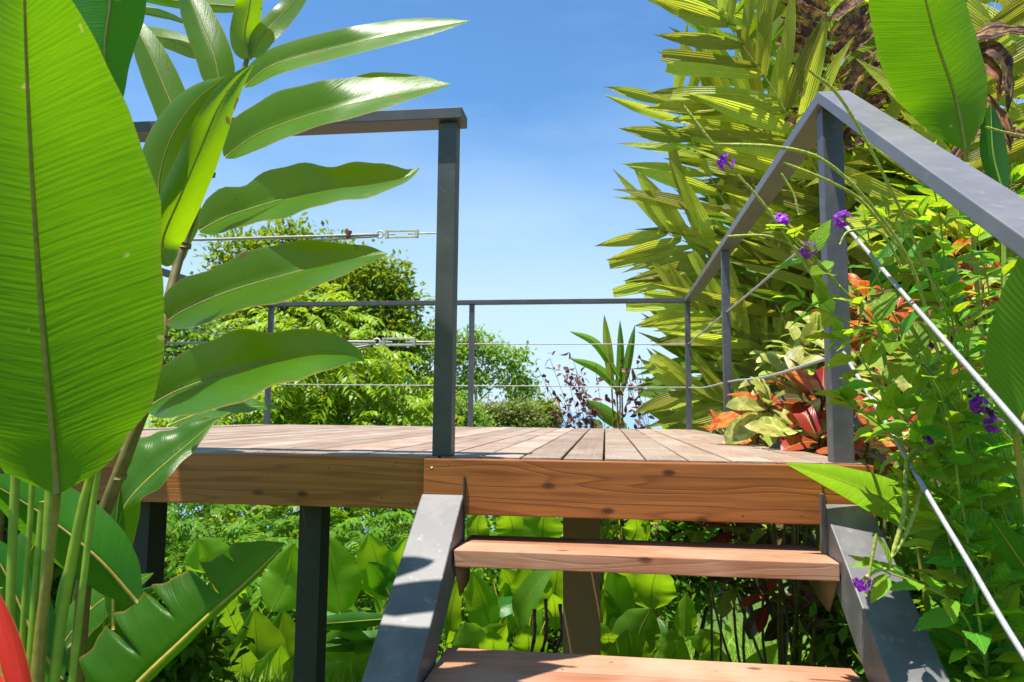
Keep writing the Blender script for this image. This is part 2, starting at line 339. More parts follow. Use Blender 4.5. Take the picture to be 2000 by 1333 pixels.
M['bract'] = leaf_mat('heliconia_bract', (.58, .025, .016), (.78, .035, .018), .3, spec=.2, freq=2, vamt=.2, vein=(.7, .3, .2), edge=(.65, .45, .12), rough=.3)
M['bark'] = plain_mat('grey_brown_bark', (.17, .125, .085), .9, .4, 14, bs=.6)
M['bark_pale'] = plain_mat('pale_bark', (.36, .32, .26), .9, .3, 10, bs=.5)
M['twig'] = plain_mat('reddish_twig', (.16, .075, .05), .8)
M['tree_a'] = leaf_mat('pinnate_leaflet', (.17, .27, .014), (.55, .66, .02), .45, freq=4, vamt=.2, blotch=.55, rough=.4)
M['tree_b'] = leaf_mat('broad_crown_leaf', (.12, .20, .010), (.40, .50, .012), .4, freq=4, vamt=.2, blotch=.6, rough=.5)
M['tree_c'] = leaf_mat('airy_crown_leaf', (.15, .27, .03), (.42, .56, .04), .4, freq=4, vamt=.2, blotch=.5, rough=.5)
M['tree_d'] = leaf_mat('dull_bush_leaf', (.17, .20, .05), (.32, .36, .06), .35, freq=4, vamt=.2, blotch=.5, rough=.6)
M['shrub'] = leaf_mat('shrub_leaf', (.075, .18, .010), (.36, .55, .012), .45, freq=5, vamt=.2, blotch=.5, rough=.4)
M['brownleaf'] = leaf_mat('purple_brown_leaf', (.15, .065, .045), (.14, .05, .04), .25, freq=5, vamt=.2, blotch=.5, rough=.4)
M['grass'] = leaf_mat('grass_blade', (.17, .29, .02), (.5, .64, .03), .4, stripes='pleat', freq=2, vamt=.2, blotch=.4, rough=.5)

# ================================================================== SETTING: ground, sea
def gz(x, y):
    x = np.asarray(x, float); y = np.asarray(y, float)
    z = np.interp(y, [-40, -1, 3, 8, 16, 40, 120, 260, 420, 900], [-1.0, -1.12, -2.25, -3.9, -5.6, -10, -22, -45, -75, -140])
    bank = np.clip((x-1.0)/5, 0, 1)*np.clip((9-y)/6, 0, 1)*.35
    return z + bank + .05*np.sin(x*1.7)*np.cos(y*1.3)
def ground_mat():
    m, t, p, out = nodes('grassy_soil'); tc = N(t, 'ShaderNodeTexCoord')
    a = noise(t, tc.outputs['Object'], .6, 4); b = noise(t, tc.outputs['Object'], 9, 5); c = noise(t, tc.outputs['Object'], 60, 3)
    col = mix(t, ramp(t, b, [(.4, 0.), (.6, 1.)]), (.045, .10, .012), (.10, .17, .02))
    col = mix(t, ramp(t, a, [(.5, 0.), (.7, 1.)]), col, (.09, .065, .035))
    t.links.new(col, p.inputs['Base Color']); p.inputs['Roughness'].default_value = .95; p.inputs['Specular IOR Level'].default_value = .1
    bump(t, math_(t, 'ADD', b, math_(t, 'MULTIPLY', c, .4)), .8, .05, [p]); return m
xs = np.unique(np.r_[np.linspace(-12, 12, 61), np.linspace(-60, 60, 41), np.linspace(-1500, 1500, 31)])
ys = np.unique(np.r_[np.linspace(-6, 14, 61), np.linspace(-40, 60, 41), np.linspace(60, 900, 30)])
XX, YY = np.meshgrid(xs, ys, indexing='ij')
g = MB(); g.grid(np.stack([XX, YY, gz(XX, YY)], -1)); tag(g.build('ground', ground_mat()), kind='structure')
def sea_mat():
    m, t, p, out = nodes('distant_sea'); tc = N(t, 'ShaderNodeTexCoord')
    p.inputs['Base Color'].default_value = (.16, .27, .38, 1); p.inputs['Roughness'].default_value = .35
    bump(t, noise(t, tc.outputs['Object'], .02, 4), .4, 4, [p]); return m
g = MB(); xs = np.r_[-90000, -20000, -4000, 0, 4000, 20000, 90000.]; ys = np.r_[200, 1000, 4000, 15000, 40000, 100000.]
XX, YY = np.meshgrid(xs, ys, indexing='ij'); g.grid(np.stack([XX, YY, np.full(XX.shape, -60.)], -1)); tag(g.build('sea', sea_mat()), kind='structure')

# ================================================================== DECK
BW = .145
deck = thing('wooden_deck', (-1.3, 2.3, 0), 'raised timber deck of pale boards behind orange fascia boards', 'deck')
d = MB()
for k in range(-25, 6):
    x0 = k*BW+.0045; x1 = (k+1)*BW-.0045
    if k == 5: x1 = .855
    r = rng.random(2); z = rng.uniform(-.0015, .0015); y0 = -.016 if x1 < -.62 else .0
    n = 14; yy = np.linspace(y0, 4.66, n); wob = np.cumsum(rng.normal(0, .0006, n)); wob -= wob.mean()
    for i in range(n-1):
        pass
    rows = []
    for i in range(n):
        e = .0025
        prof = [(x0, -.03), (x0, z-e), (x0+e, z), (x1-e, z+rng.uniform(-.0004, .0004)), (x1, z-e), (x1, -.03)]
        rows.append([(px+wob[i], yy[i], pz) for px, pz in prof])
    G = np.array(rows); uv = np.tile(r, (n, 6, 1)); d.grid(G[:, ::-1], 0, uv)
    for i in (0, n-1): d.add(G[i], [[0, 1, 2, 3, 4, 5]], 0, np.tile(r, (6, 1)))
d.build('decking', M['deckwood'], deck, smooth=False)
def board(name, x0, x1, y0, y1, z0, z1, mat, parent, bev=.003, label=None):
    b = MB(); b.box(x0, x1, y0, y1, z0, z1, 0, tuple(rng.random(2))); o = b.build(name, mat, parent, bevel=bev)
    if label: o['label'] = label
    return o
board('fascia_board', -3.63, -.618, -.052, -.017, -.181, -.001, M['fascia'], deck, label='fascia board crossed by stripes of sun and shade')
hb = board('fascia_board', -.613, .697, -.088, -.048, -.190, -.003, M['fascia'], deck, .004, 'thicker fascia board above the steps')
board('fascia_board', .701, .868, -.052, -.005, -.181, -.003, M['fascia'], deck)
board('packing_strip', -.613, .699, -.046, -.002, -.18, -.006, M['fascia'], deck)
s = MB(); P = np.array([[-.585, -.0895, -.03], [-.585, -.087, -.03]]); s.tube(P, .0055, 10); s.build('screw_head', M['screw'], hb)
board('rim_joist', .82, .866, .0, 4.66, -.2, -.032, M['joist'], deck); board('rim_joist', -3.63, -3.59, -.01, 4.66, -.2, -.032, M['joist'], deck)
board('rim_joist', -3.58, .81, 4.60, 4.66, -.2, -.032, M['joist'], deck)
j = MB()
for y in np.arange(.5, 4.5, .5): j.box(-3.58, .81, y, y+.045, -.18, -.034)
j.build('joist', M['joist'], deck)
def post(x, y, w, mat, z0=None, dep=None, z1=-.183):
    b = MB(); z0 = float(gz(x, y))-.3; dp = dep or w; b.box(x, x+w, y, y+dp, z0, z1); b.build('support_post', mat, deck, bevel=.004)
post(-1.86, .1, .116, M['post_blk']); post(-1.138, .1, .089, M['post_blk']); post(-.171, .55, .155, M['post_brn'], dep=.10)

# ================================================================== RAILINGS
def cable(name, pts, parent, r=.0065, n=25, wob=.0012):
    P = spline(pts, n); P[1:-1] += rng.normal(0, wob, P[1:-1].shape)*[.4, .4, 1]
    P = spline(P[::2], n*2); b = MB(); b.tube(P, r, 8); return b.build(name, M['rope'], parent)
fr = thing('steel_railing', (-2.0, .03, 0), 'dark steel railing with turnbuckled cables along the left front edge of the deck', 'railing')
b = MB(); b.box(-.608, -.539, .006, .076, 0, 1.2345); b.build('post', M['steel'], fr, bevel=.003)
b = MB(); b.box(-3.6, -3.53, .006, .076, 0, 1.2345); b.build('post', M['steel'], fr, bevel=.003)
b = MB(); b.box(-3.61, -.514, -.022, .086, 1.2365, 1.279); b.build('handrail', M['steel'], fr, bevel=.003)
def turnbuckle(x, z, parent):
    b = MB()
    for dz in (-.012, .012): b.box(x-.195, x-.075, .036, .042, z+dz-.0038, z+dz+.0038)
    for e in (-.203, -.087): b.box(x+e, x+e+.012, .032, .046, z-.0158, z+.0158)
    t = b.build('turnbuckle', M['zinc'], parent, bevel=.0015)
    e = MB(); e.tube([(x-.165, .039, z), (x-.212, .039, z)], .0032, 8)
    a = np.linspace(0, 2*math.pi, 15); e.tube(np.stack([x-.224+.013*np.cos(a), np.full(15, .039), z+.013*np.sin(a)], -1), .0035, 7, caps=False); e.build('eye_bolt', M['zinc'], t)
    e = MB(); e.tube([(x-.115, .039, z), (x+.004, .039, z)], .0032, 8); e.build('eye_bolt', M['zinc'], t)
def clamp(x, z, parent):
    b = MB(); b.box(x-.007, x+.007, .026, .052, z-.009, z+.016); b.tube([(x-.004, .032, z-.012), (x-.004, .032, z+.02)], .004, 7); b.tube([(x+.005, .046, z-.014), (x+.005, .046, z+.018)], .004, 7)
    b.build('cable_clamp', M['rust'], parent, bevel=.002)
for z in (.82, .413):
    cable('cable', [(-3.53, .039, z+.004), (-2.5, .039, z-.004), (-1.6, .039, z-.002), (-.972, .039, z-.002), (-.838, .039, z)], fr, .0058)
    turnbuckle(-.61, z, fr); clamp(-.955, z, fr)
    cable('cable_tail', [(-1.10, .039, z-.015), (-1.0, .039, z-.013), (-.955, .039, z-.01), (-.90, .039, z-.02 if z < .5 else z-.009), (-.845, .039, z-.006)], fr, .0048, 15, .001)

sr = thing('steel_railing', (.8, 2.3, 0), 'long grey steel railing along the right, back and left sides of the deck', 'railing')
zt, zb = 1.2805, 1.2365
def vpost(x, y, w, h=zb-.0015, par=sr, nm='post', m='steel_md'):
    b = MB(); b.box(x, x+w, y, y+w, 0, h); return b.build(nm, M[m], par, bevel=.003)
vpost(.764, .016, .068); vpost(.772, 2.29, .05); vpost(.779, 4.585, .05)
vpost(-1.365, 4.6, .05, m='steel'); vpost(-3.52, 4.6, .05, m='steel'); vpost(-3.52, 2.3, .05, m='steel')
b = MB()
b.hexa([(.744, -.004, zb), (.846, -.004, zb), (.868, 4.67, zb), (.777, 4.67, zb), (.744, -.004, zt), (.846, -.004, zt), (.868, 4.67, zt), (.777, 4.67, zt)])
b.build('handrail', M['rail'], sr, bevel=.003)
b = MB(); b.box(-3.59, .775, 4.585, 4.67, zb+.0015, zt-.001); b.build('handrail', M['steel'], sr, bevel=.003)
b = MB(); b.box(-3.60, -3.515, .09, 4.583, zb+.0015, zt-.001); b.build('handrail', M['steel'], sr, bevel=.003)
cable('cable', [(.800, .05, .826), (.800, 2.3, .823), (.804, 4.6, .826)], sr)
cable('cable', [(.800, .05, .364), (.800, 1.1, .345), (.800, 2.3, .365), (.802, 3.4, .366), (.804, 4.6, .402)], sr)
for z in (.826, .405):
    cable('cable', [(.80, 4.612, z), (-1.3, 4.612, z+.006), (-3.5, 4.612, z+.012)], sr, .0052)
    cable('cable', [(-3.5, 4.6, z+.012), (-3.5, 2.3, z), (-3.55, .06, z)], sr, .0052)

# ================================================================== STAIRS
SL = .70
st = thing('staircase', (.05, -.6, -1.1), 'open timber staircase on grey steel stringers climbing to the deck', 'staircase')
def stringer(x0, x1, name, tilt=0):
    b = MB(); f = lambda y: -.095+SL*(y+.052)
    ya, yb = -.091, -2.05; h = .17
    b.hexa([(x0, yb, f(yb)-h), (x1, yb, f(yb)-h), (x1, ya, f(ya)-h), (x0, ya, f(ya)-h), (x0, yb, f(yb)), (x1, yb, f(yb)), (x1, ya, f(ya)), (x0, ya, f(ya))])
    return b.build(name, M['steel_lt'], st, bevel=.004)
stringer(-.617, -.472, 'stringer'); stringer(.694, .835, 'stringer')
b = MB(); b.box(-.4715, -.465, -.100, -.089, -.30, -.06); b.build('end_plate', M['post_blk'], st, bevel=.001)
b = MB(); b.box(.684, .6935, -.13, -.089, -.36, -.09); b.build('end_plate', M['steel_lt'], st, bevel=.001)
for i, (z, y0, y1) in enumerate(((-.274, -.262, .028), (-.545, -.645, -.335), (-.815, -1.03, -.72))):
    xa, xb = -.4665, .6885
    t = MB(); ym = (y0+y1)/2; r = rng.random(2)
    t.box(xa, xb, y0, ym-.002, z-.052, z, 0, tuple(rng.random(2))); t.box(xa, xb, ym+.002, y1, z-.052, z-.001, 0, tuple(rng.random(2)))
    t.build('tread', M['tread'], st, bevel=.003)
    for x0, x1 in ((-.4705, -.4245), (.646, .6925)):
        k = MB(); k.box(x0, x1, y0+.02, y1-.01, z-.058, z-.0535)
        xx = x0 if x0 < 0 else x1-.006
        k.hexa([(xx, y0+.12, z-.17), (xx+.006, y0+.12, z-.17), (xx+.006, y1-.02, z-.15), (xx, y1-.02, z-.15), (xx, y0+.03, z-.059), (xx+.006, y0+.03, z-.059), (xx+.006, y1-.01, z-.059), (xx, y1-.01, z-.059)])
        k.build('tread_bracket', M['post_brn'], st)
hr = thing('stair_handrail', (.8, -.9, -.8), 'sloping grey steel handrail with white cables on the right of the steps', 'handrail')
b = MB(); y0, y1 = -.0085, -1.75; f = lambda y: .685*(y+.0085)
b.hexa([(.744, y1, zb+f(y1)), (.846, y1, zb+f(y1)), (.846, y0, zb), (.744, y0, zb), (.744, y1, zt+f(y1)), (.846, y1, zt+f(y1)), (.846, y0, zt), (.744, y0, zt)])
b.build('handrail', M['rail'], hr, bevel=.003)
b = MB(); b.box(.764, .832, -1.70, -1.632, float(gz(.8, -1.6))-.2, zb+f(-1.632)-.03); b.build('post', M['steel_lt'], hr, bevel=.003)
cable('cable', [(.788, -.06, .808), (.788, -.7, .376), (.788, -1.1, .11), (.79, -1.63, -.26)], hr, .006)
cable('cable', [(.785, -.055, .365), (.782, -.60, .005), (.782, -1.03, -.283), (.79, -1.63, -.68)], hr, .006)

# ================================================================== PLANT TOOLS
LANCE = [(0, .10), (.06, .38), (.15, .68), (.3, .93), (.45, 1), (.6, .95), (.75, .75), (.88, .44), (.96, .17), (1, .02)]
BLUNT = [(0, .12), (.03, .5), (.08, .78), (.16, .95), (.3, 1), (.5, .97), (.68, .84), (.82, .6), (.92, .32), (.97, .12), (1, .02)]
OVATE = [(0, .05), (.08, .45), (.2, .85), (.33, 1), (.5, .93), (.7, .65), (.85, .36), (.95, .12), (1, .02)]
PADDLE = [(0, .06), (.06, .45), (.15, .78), (.3, .98), (.45, 1), (.6, .92), (.74, .74), (.86, .48), (.94, .24), (.98, .08), (1, .01)]
PLEAT = [(0, .28), (.12, .65), (.3, .96), (.45, 1), (.62, .84), (.78, .52), (.9, .22), (1, .02)]
PLEATCUT = [(0, .25), (.2, .7), (.5, .95), (.8, 1), (.95, .95), (1, .75)]
CROT = [(0, .08), (.1, .35), (.3, .8), (.55, 1), (.75, .9), (.9, .55), (1, .04)]
def blade(mb, mid, wa, wb, da=.02, db=.02, prof=LANCE, profb=None, n=30, m=5, cup=.12, wav=(0, 6), rib=.004, mi=0, rmi=1, pet=None, petr=.006, cut=None, ribside=-1, dap=None):
    """one broad leaf. mid = (photo x, photo y, depth) from base to tip; wa / wb = half widths to the left / right of
    that direction in photo pixels; da / db = how far each margin lies behind the midrib (m)"""
    Q = spline(mid, n); t = np.linspace(0, 1, n)
    T = np.gradient(Q[:, :2], axis=0); T /= np.linalg.norm(T, axis=1)[:, None]+1e-9
    nl = np.stack([T[:, 1], -T[:, 0]], -1)                       # left of travel in image (y down)
    pa = interp(t, prof); pb = interp(t, profb or prof)
    ph = rng.uniform(0, 6, 4)
    C = np.array([at(*q) for q in Q]); rows = []
    for i in range(n):
        row = []
        for side, w, dd, pp, k in ((1, wa, da, pa, 0), (-1, wb, db, pb, 2)):
            wv = 1+wav[0]*(math.sin(wav[1]*6.28*t[i]+ph[k])+.5*math.sin(wav[1]*13.1*t[i]+ph[k+1]))*min(1, 6*t[i])*min(1, 6*(1-t[i]))
            uvp = Q[i, :2]+nl[i]*side*w*pp[i]*wv
            if dap and side > 0: dd = dd*interp(t[i], dap)
            e = at(uvp[0], uvp[1], Q[i, 2]+dd*pp[i]+wav[0]*.06*math.sin(wav[1]*6.28*t[i]+ph[k]+1.3)*pp[i])
            row.append(e)
        nv = unit(np.cross(row[0]-C[i], C[min(i+1, n-1)]-C[max(i-1, 0)])+1e-9)
        if nv[1] > 0: nv = -nv
        pts = []
        for j in range(-m, m+1):
            x = abs(j)/m; e = row[0] if j < 0 else row[1]
            pts.append(C[i]+(e-C[i])*x + nv*cup*np.linalg.norm(e-C[i])*4*x*(1-x)*ribside*-1*.5)
        rows.append(pts)
    G = np.array(rows)
    if cut:                                                    # tears: pull the margin in toward the midrib along narrow bands
        for (tc, side, dep, wd) in cut:
            for i in range(n):
                k = max(0, 1-abs(t[i]-tc)/wd)
                if k > 0:
                    for j in range(1, m+1):
                        c = m+j*side; x = j/m
                        if x > 1-dep: G[i, c] = C[i]+(G[i, c]-C[i])*((1-dep)+(x-(1-dep))*(1-k))/x
    uv = np.stack(np.meshgrid(np.linspace(.002, .998, 2*m+1)+4, t), -1)
    mb.grid(G, mi, uv)
    if rib:
        off = np.array([unit(CAM-c) for c in C])*rib*.3
        P = C+off; r = rib*(1.05-t*.85)
        mb.tube(P, r, 6, rmi)
    if pet is not None:
        pp = spline([at(*q) for q in pet]+[C[0]], 14); mb.tube(pp, np.linspace(petr*1.25, max(rib, petr*.6), 14), 8, rmi)
    return C
def leaf(mb, p, dr, nrm, L, Wd, bend=.5, fold=.25, n=8, m=2, prof=OVATE, wave=0, mi=0, rib=0, rmi=1, serr=0):
    dr = unit(dr); s = np.cross(dr, nrm)
    if np.linalg.norm(s) < 1e-3: s = np.cross(dr, [.3, .5, .8])
    s = unit(s); nn = np.cross(s, dr); t = np.linspace(0, 1, n+1)
    a = bend*t; cl = np.array(p)+np.cumsum(np.vstack([np.zeros(3), (L/n)*(np.cos(a[:-1])[:, None]*dr-np.sin(a[:-1])[:, None]*nn)]), 0)
    nl = np.cos(a)[:, None]*nn+np.sin(a)[:, None]*dr
    w = Wd/2*interp(t, prof); x = np.linspace(-1, 1, 2*m+1); ph = rng.uniform(0, 6)
    if serr: w = w*(1+serr*np.where(np.arange(n+1) % 2, 1, -1))
    wz = wave*np.sin(t*14+ph)[:, None]*np.abs(x)[None]**2*Wd
    G = cl[:, None]+s*(x[None, :, None]*w[:, None, None])*math.cos(fold)+nl[:, None]*((np.abs(x)[None]*w[:, None])*math.sin(fold)+wz)[..., None]
    uv = np.stack(np.meshgrid(np.linspace(.002, .998, 2*m+1)+int(rng.integers(0, 40)), t), -1); mb.grid(G, mi, uv)
    if rib: mb.tube(cl-nl*rib*.2, rib*(1.05-.8*t), 5, rmi)
    return cl
def rdir(): return unit(rng.normal(size=3))

def many(mb, P, D, Nn, L, Wd, bend=.4, fold=.2, n=3, prof=OVATE, mi=0):
    """many small leaves at once (all rows are arrays)"""
    D = D/np.linalg.norm(D, axis=1)[:, None]; S = np.cross(D, Nn); S /= np.linalg.norm(S, axis=1)[:, None]+1e-9; U = np.cross(S, D)
    t = np.linspace(0, 1, n+1); K = len(P); b = np.broadcast_to(bend, (K,))
    cl = np.repeat(P[:, None], n+1, 1).astype(float); nl = np.zeros((K, n+1, 3))
    for i in range(n+1):
        a = b*t[i]; nl[:, i] = np.cos(a)[:, None]*U+np.sin(a)[:, None]*D
        if i: a = b*t[i-1]; cl[:, i] = cl[:, i-1]+(L/n)[:, None]*(np.cos(a)[:, None]*D-np.sin(a)[:, None]*U)
    w = (Wd/2)[:, None]*interp(t, prof)[None]
    G = np.stack([cl+S[:, None]*(x*w*math.cos(fold))[..., None]+nl*(abs(x)*w*math.sin(fold))[..., None] for x in (-1, 0, 1)], 2)
    idx = np.arange((n+1)*3).reshape(n+1, 3); q = np.stack([idx[:-1, :-1], idx[1:, :-1], idx[1:, 1:], idx[:-1, 1:]], -1).reshape(-1, 4)
    Fa = (q[None]+(np.arange(K)*(n+1)*3)[:, None, None]).reshape(-1, 4)
    uv = np.tile(np.stack(np.meshgrid([.002, .5, .998], t), -1).reshape(-1, 2), (K, 1)); uv[:, 0] += np.repeat(rng.integers(0, 40, K), (n+1)*3)
    mb.add(G.reshape(-1, 3), Fa, mi, uv)
def unitv(A): return A/(np.linalg.norm(A, axis=1)[:, None]+1e-9)
def in_lobes(lobes, n, shell=.55):
    """points scattered through ellipsoid lobes (x, y, z, rx, ry, rz), denser to the outside"""
    lb = np.array(lobes, float); wgt = lb[:, 3]*lb[:, 5]; k = rng.choice(len(lb), n, p=wgt/wgt.sum())
    d = unitv(rng.normal(size=(n, 3))); r = shell+(1-shell)*rng.random(n)**.7
    r *= 1+.18*rng.normal(size=n)
    return lb[k, :3]+d*r[:, None]*lb[k, 3:6], d
def pinnate(mb, P, D, L, nl=9, lw=.3, droop=.9, mi=0):
    """compound leaves: a drooping rachis with pairs of leaflets"""
    K = len(P); D = unitv(D); S = unitv(np.cross(D, np.array([0, 0, 1.])+.2*rng.normal(size=(K, 3))))
    for i in range(nl):
        t = (i+.8)/nl; q = P+D*(L*t)[:, None]; q[:, 2] -= droop*.5*L*t*t
        dirx = unitv(D-np.array([0, 0, 1.])*droop*t)
        ll = L*lw*(1-.55*abs(t-.4))
        for sd in (-1, 1):
            dl = unitv(dirx*.55+S*sd*.85-np.array([0, 0, .35])+.12*rng.normal(size=(K, 3)))
            many(mb, q, dl, np.array([0, 0, 1.])+.25*rng.normal(size=(K, 3)), ll, ll*.36, .5, .1, 2, LANCE, mi)

# ================================================================== LEFT FOREGROUND: ginger and heliconia
G0 = -.80
base = at(150, 1333, G0); base[2] = gz(base[0], G0)
gp = thing('ginger_plant', base, 'tall ginger cane with long drooping leaves crossing the left railing', 'ginger plant')
def piece(name, mats, parent, *args, label=None, **kw):
    b = MB(); blade(b, *args, **kw); o = b.build(name, [M[x] for x in mats], parent)
    if label: o['label'] = label
    return o
GI = ('ginger', 'rib_ylw')
cane = [tuple(base), *[at(u, v, G0+float(np.interp(v, [100, 800], [.15, -.22]))) for u, v in ((165, 1140), (205, 1000), (250, 880), (300, 740), (335, 560), (385, 400), (432, 270), (482, 118))]]
b = MB(); b.tube(spline(cane, 60), np.interp(np.linspace(0, 1, 60), [0, .5, 1], [.021, .0145, .007]), 10)
for q in ((172, 1120), (232, 930), (318, 660), (360, 480), (408, 340)):
    c = at(*q, G0+float(np.interp(q[1], [100, 800], [.15, -.22]))); b.tube([c-np.array([0, 0, .006]), c+np.array([.002, 0, .006])], .0165, 10)
b.build('cane', M['stem_brn'], gp)
def gl(mid, wa, wb, da=.05, db=-.05, **kw):
    gz_ = float(np.interp(mid[0][1], [100, 800], [.15, -.22])); mid = [(u, v, G0+gz_+y) for u, v, y in mid]; kw.setdefault('n', 36); kw.setdefault('prof', BLUNT); kw.setdefault('cup', .08); kw.setdefault('dap', [(0, 0), (.5, .05), (.68, .9), (1, 1.2)])
    return piece('leaf', GI, gp, mid, wa, wb, da, db, rib=.0026, **kw)
wv = dict(wav=(.07, 2.2))
gl([(478, 170, 0), (530, 130, .0), (620, 102, .02), (760, 70, .03), (860, 52, .04), (918, 41, .05)], 34, 22, .06, -.08)
gl([(440, 308, 0), (495, 268, -.01), (560, 240, -.02), (647, 213, -.02), (740, 192, -.0), (820, 176, .03), (880, 165, .05)], 60, 28, .07, -.12, wav=(.05, 2.4))
gl([(390, 452, 0), (440, 425, 0), (488, 409, -.01), (559, 388, -.03), (647, 370, -.03), (740, 357, -.0), (795, 345, .02), (820, 328, .03)], 58, 32, .065, -.13, wav=(.12, 2.6))
gl([(322, 632, 0), (360, 607, -.01), (430, 576, -.03), (504, 552, -.04), (612, 523, -.04), (700, 503, -.01), (757, 496, .02)], 62, 46, .05, -.16, wav=(.10, 1.7))
gl([(283, 800, 0), (342, 766, -.01), (432, 733, -.04), (522, 709, -.06), (612, 690, -.06), (680, 692, -.03), (712, 706, .0)], 70, 58, .02, -.17, wav=(.10, 2.0))
gl([(330, 520, -.05), (318, 470, -.06), (352, 385, -.10), (388, 300, -.12), (424, 215, -.12), (460, 160, -.10), (496, 124, -.07)], 38, 44, -.03, .04, cup=.25)
gl([(338, 470, .03), (310, 380, .04), (330, 280, .03), (380, 200, .02), (440, 150, .01)], 46, 50, .03, .03, cup=.2)
gl([(432, 180, 0), (418, 110, .0), (385, 30, .02), (350, -50, .05)], 36, 36, .02, .04)
gl([(372, 300, .05), (325, 180, .05), (285, 90, .06), (245, 20, .08)], 36, 36, .02, .04)
gl([(475, 14, .0), (400, 8, .03), (330, 0, .05), (240, -10, .08)], 16, 18, .05, .05)
gl([(400, 108, .10), (340, 80, .12), (285, 66, .14), (230, 58, .16)], 20, 18, .05, .03)
gl([(487, 118, 0), (478, 70, -.01), (488, 10, -.03), (500, -90, -.06)], 30, 26, -.03, .03)
gl([(488, 112, .0), (512, 70, .0), (550, 30, .02), (615, -40, .03)], 22, 26, .03, -.02)
gl([(335, 520, .02), (350, 470, .03), (372, 430, .05), (385, 380, .06)], 20, 24, .02, .03)

p2 = np.array([-1.95, -.34, float(gz(-1.95, -.34))]); g2 = thing('ginger_plant', p2, 'added ginger cane mostly out of view at the upper left, shading the left fascia', 'ginger plant')  # added plant, mostly out of view: its leaves shade the left fascia
c2 = spline([p2, [-1.98, -.36, .3], [-1.9, -.36, 1.3], [-1.62, -.34, 1.9], [-1.2, -.33, 2.1]], 40); b = MB(); b.tube(c2, np.linspace(.018, .006, 40), 9); b.build('cane', M['stem_brn'], g2)
for (p, d, L) in (([-1.72, -.34, 1.76], [.9, .0, -.02], .62), ([-1.45, -.33, 2.0], [.9, -.02, -.1], .66), ([-1.25, -.34, 2.1], [.95, .0, -.2], .62), ([-1.85, -.34, 1.55], [.9, .02, .05], .5), ([-1.88, -.36, 1.45], [-.8, .2, .3], .55), ([-1.95, -.36, .9], [-.8, .3, .3], .55), ([-1.7, -.34, 1.8], [-.6, .3, .5], .55)):
    b = MB(); leaf(b, p, d, [0, -.25, 1], L, .19, .5, .15, 16, 4, BLUNT, .02, 0, .003, 1); b.build('leaf', [M['ginger'], M['rib_ylw']], g2)
hb_ = at(90, 1333, -1.3); hb_[2] = gz(hb_[0], -1.3)
hp = thing('heliconia_plant', hb_, 'heliconia with a giant translucent leaf at the left edge and a red bract', 'heliconia')
HB = [(0, .02), (.03, .30), (.07, .54), (.13, .80), (.22, .97), (.33, 1.02), (.467, 1.02), (.62, .81), (.725, .58), (.80, .375), (.9, .16), (1, .01)]
piece('leaf', ('banana', 'rib_brn'), hp, [(112, 965, -1.36), (104, 860, -1.37), (80, 600, -1.42), (60, 300, -1.5), (48, 0, -1.60), (48, -240, -1.68)], 225, 240, .05, .05, prof=HB, n=70, m=8, cup=.10, rib=.0055,
      pet=[(60, 1500, -1.34), (78, 1250, -1.34), (98, 1080, -1.35)], petr=.010, wav=(.012, 3), label='giant translucent leaf standing upright')
piece('leaf', ('banana2', 'rib_brn'), hp, [(225, -260, -1.25), (214, -120, -1.25), (216, 0, -1.25), (205, 110, -1.24), (228, 235, -1.22)], 72, 78, .04, .03, prof=LANCE, n=40, label='hanging emerald leaf behind the giant one')
piece('leaf', ('darkleaf', 'rib_brn'), hp, [(270, 1180, -1.05), (190, 1090, -1.08), (90, 1010, -1.1), (-40, 930, -1.15)], 62, 80, .05, .05, n=36)
piece('leaf', ('darkleaf', 'rib_brn'), hp, [(120, 980, -1.0), (60, 900, -1.05), (-20, 860, -1.1)], 60, 70, .05, .03, n=30)
piece('leaf', ('darkleaf', 'rib_brn'), hp, [(120, 1330, -1.0), (60, 1230, -1.0), (10, 1120, -1.0), (-40, 1040, -1.0)], 40, 60, .05, .03, n=30)
piece('leaf', ('darkleaf', 'rib_brn'), hp, [(222, 1230, -.95), (222, 1120, -.95), (228, 1010, -.95), (236, 950, -.95)], 22, 22, .02, .02, n=30)
for P, r in (([(20, 1400), (20, 1200), (27, 1000), (34, 860)], .0078), ([(70, 1400), (88, 1150), (100, 940)], .0095), ([(95, 1420), (125, 1180), (160, 1000), (182, 920), (205, 800)], .0095), ([(10, 1450), (5, 1300), (-5, 1150)], .0091), ([(50, 1420), (66, 1200), (84, 980)], .007), ([(130, 1420), (150, 1250), (172, 1060), (196, 880)], .006), ([(38, 1420), (44, 1240), (60, 1000), (66, 880)], .005)):
    b = MB(); b.tube(spline([at(u, v, -1.32) for u, v in P], 24), r, 10); b.build('stalk', M['stem_grn'], hp)
fl = MB(); blade(fl, [(60, 1430, -1.55), (35, 1320, -1.55), (12, 1230, -1.55), (-8, 1150, -1.55)], 30, 26, -.012, .03, prof=LANCE, cup=.5, n=24, rib=0)
blade(fl, [(50, 1440, -1.54), (5, 1350, -1.54), (-40, 1290, -1.54)], 26, 20, -.01, .03, prof=LANCE, cup=.5, n=20, rib=0)
fl.build('bract', [M['bract'], M['rib_ylw']], hp)

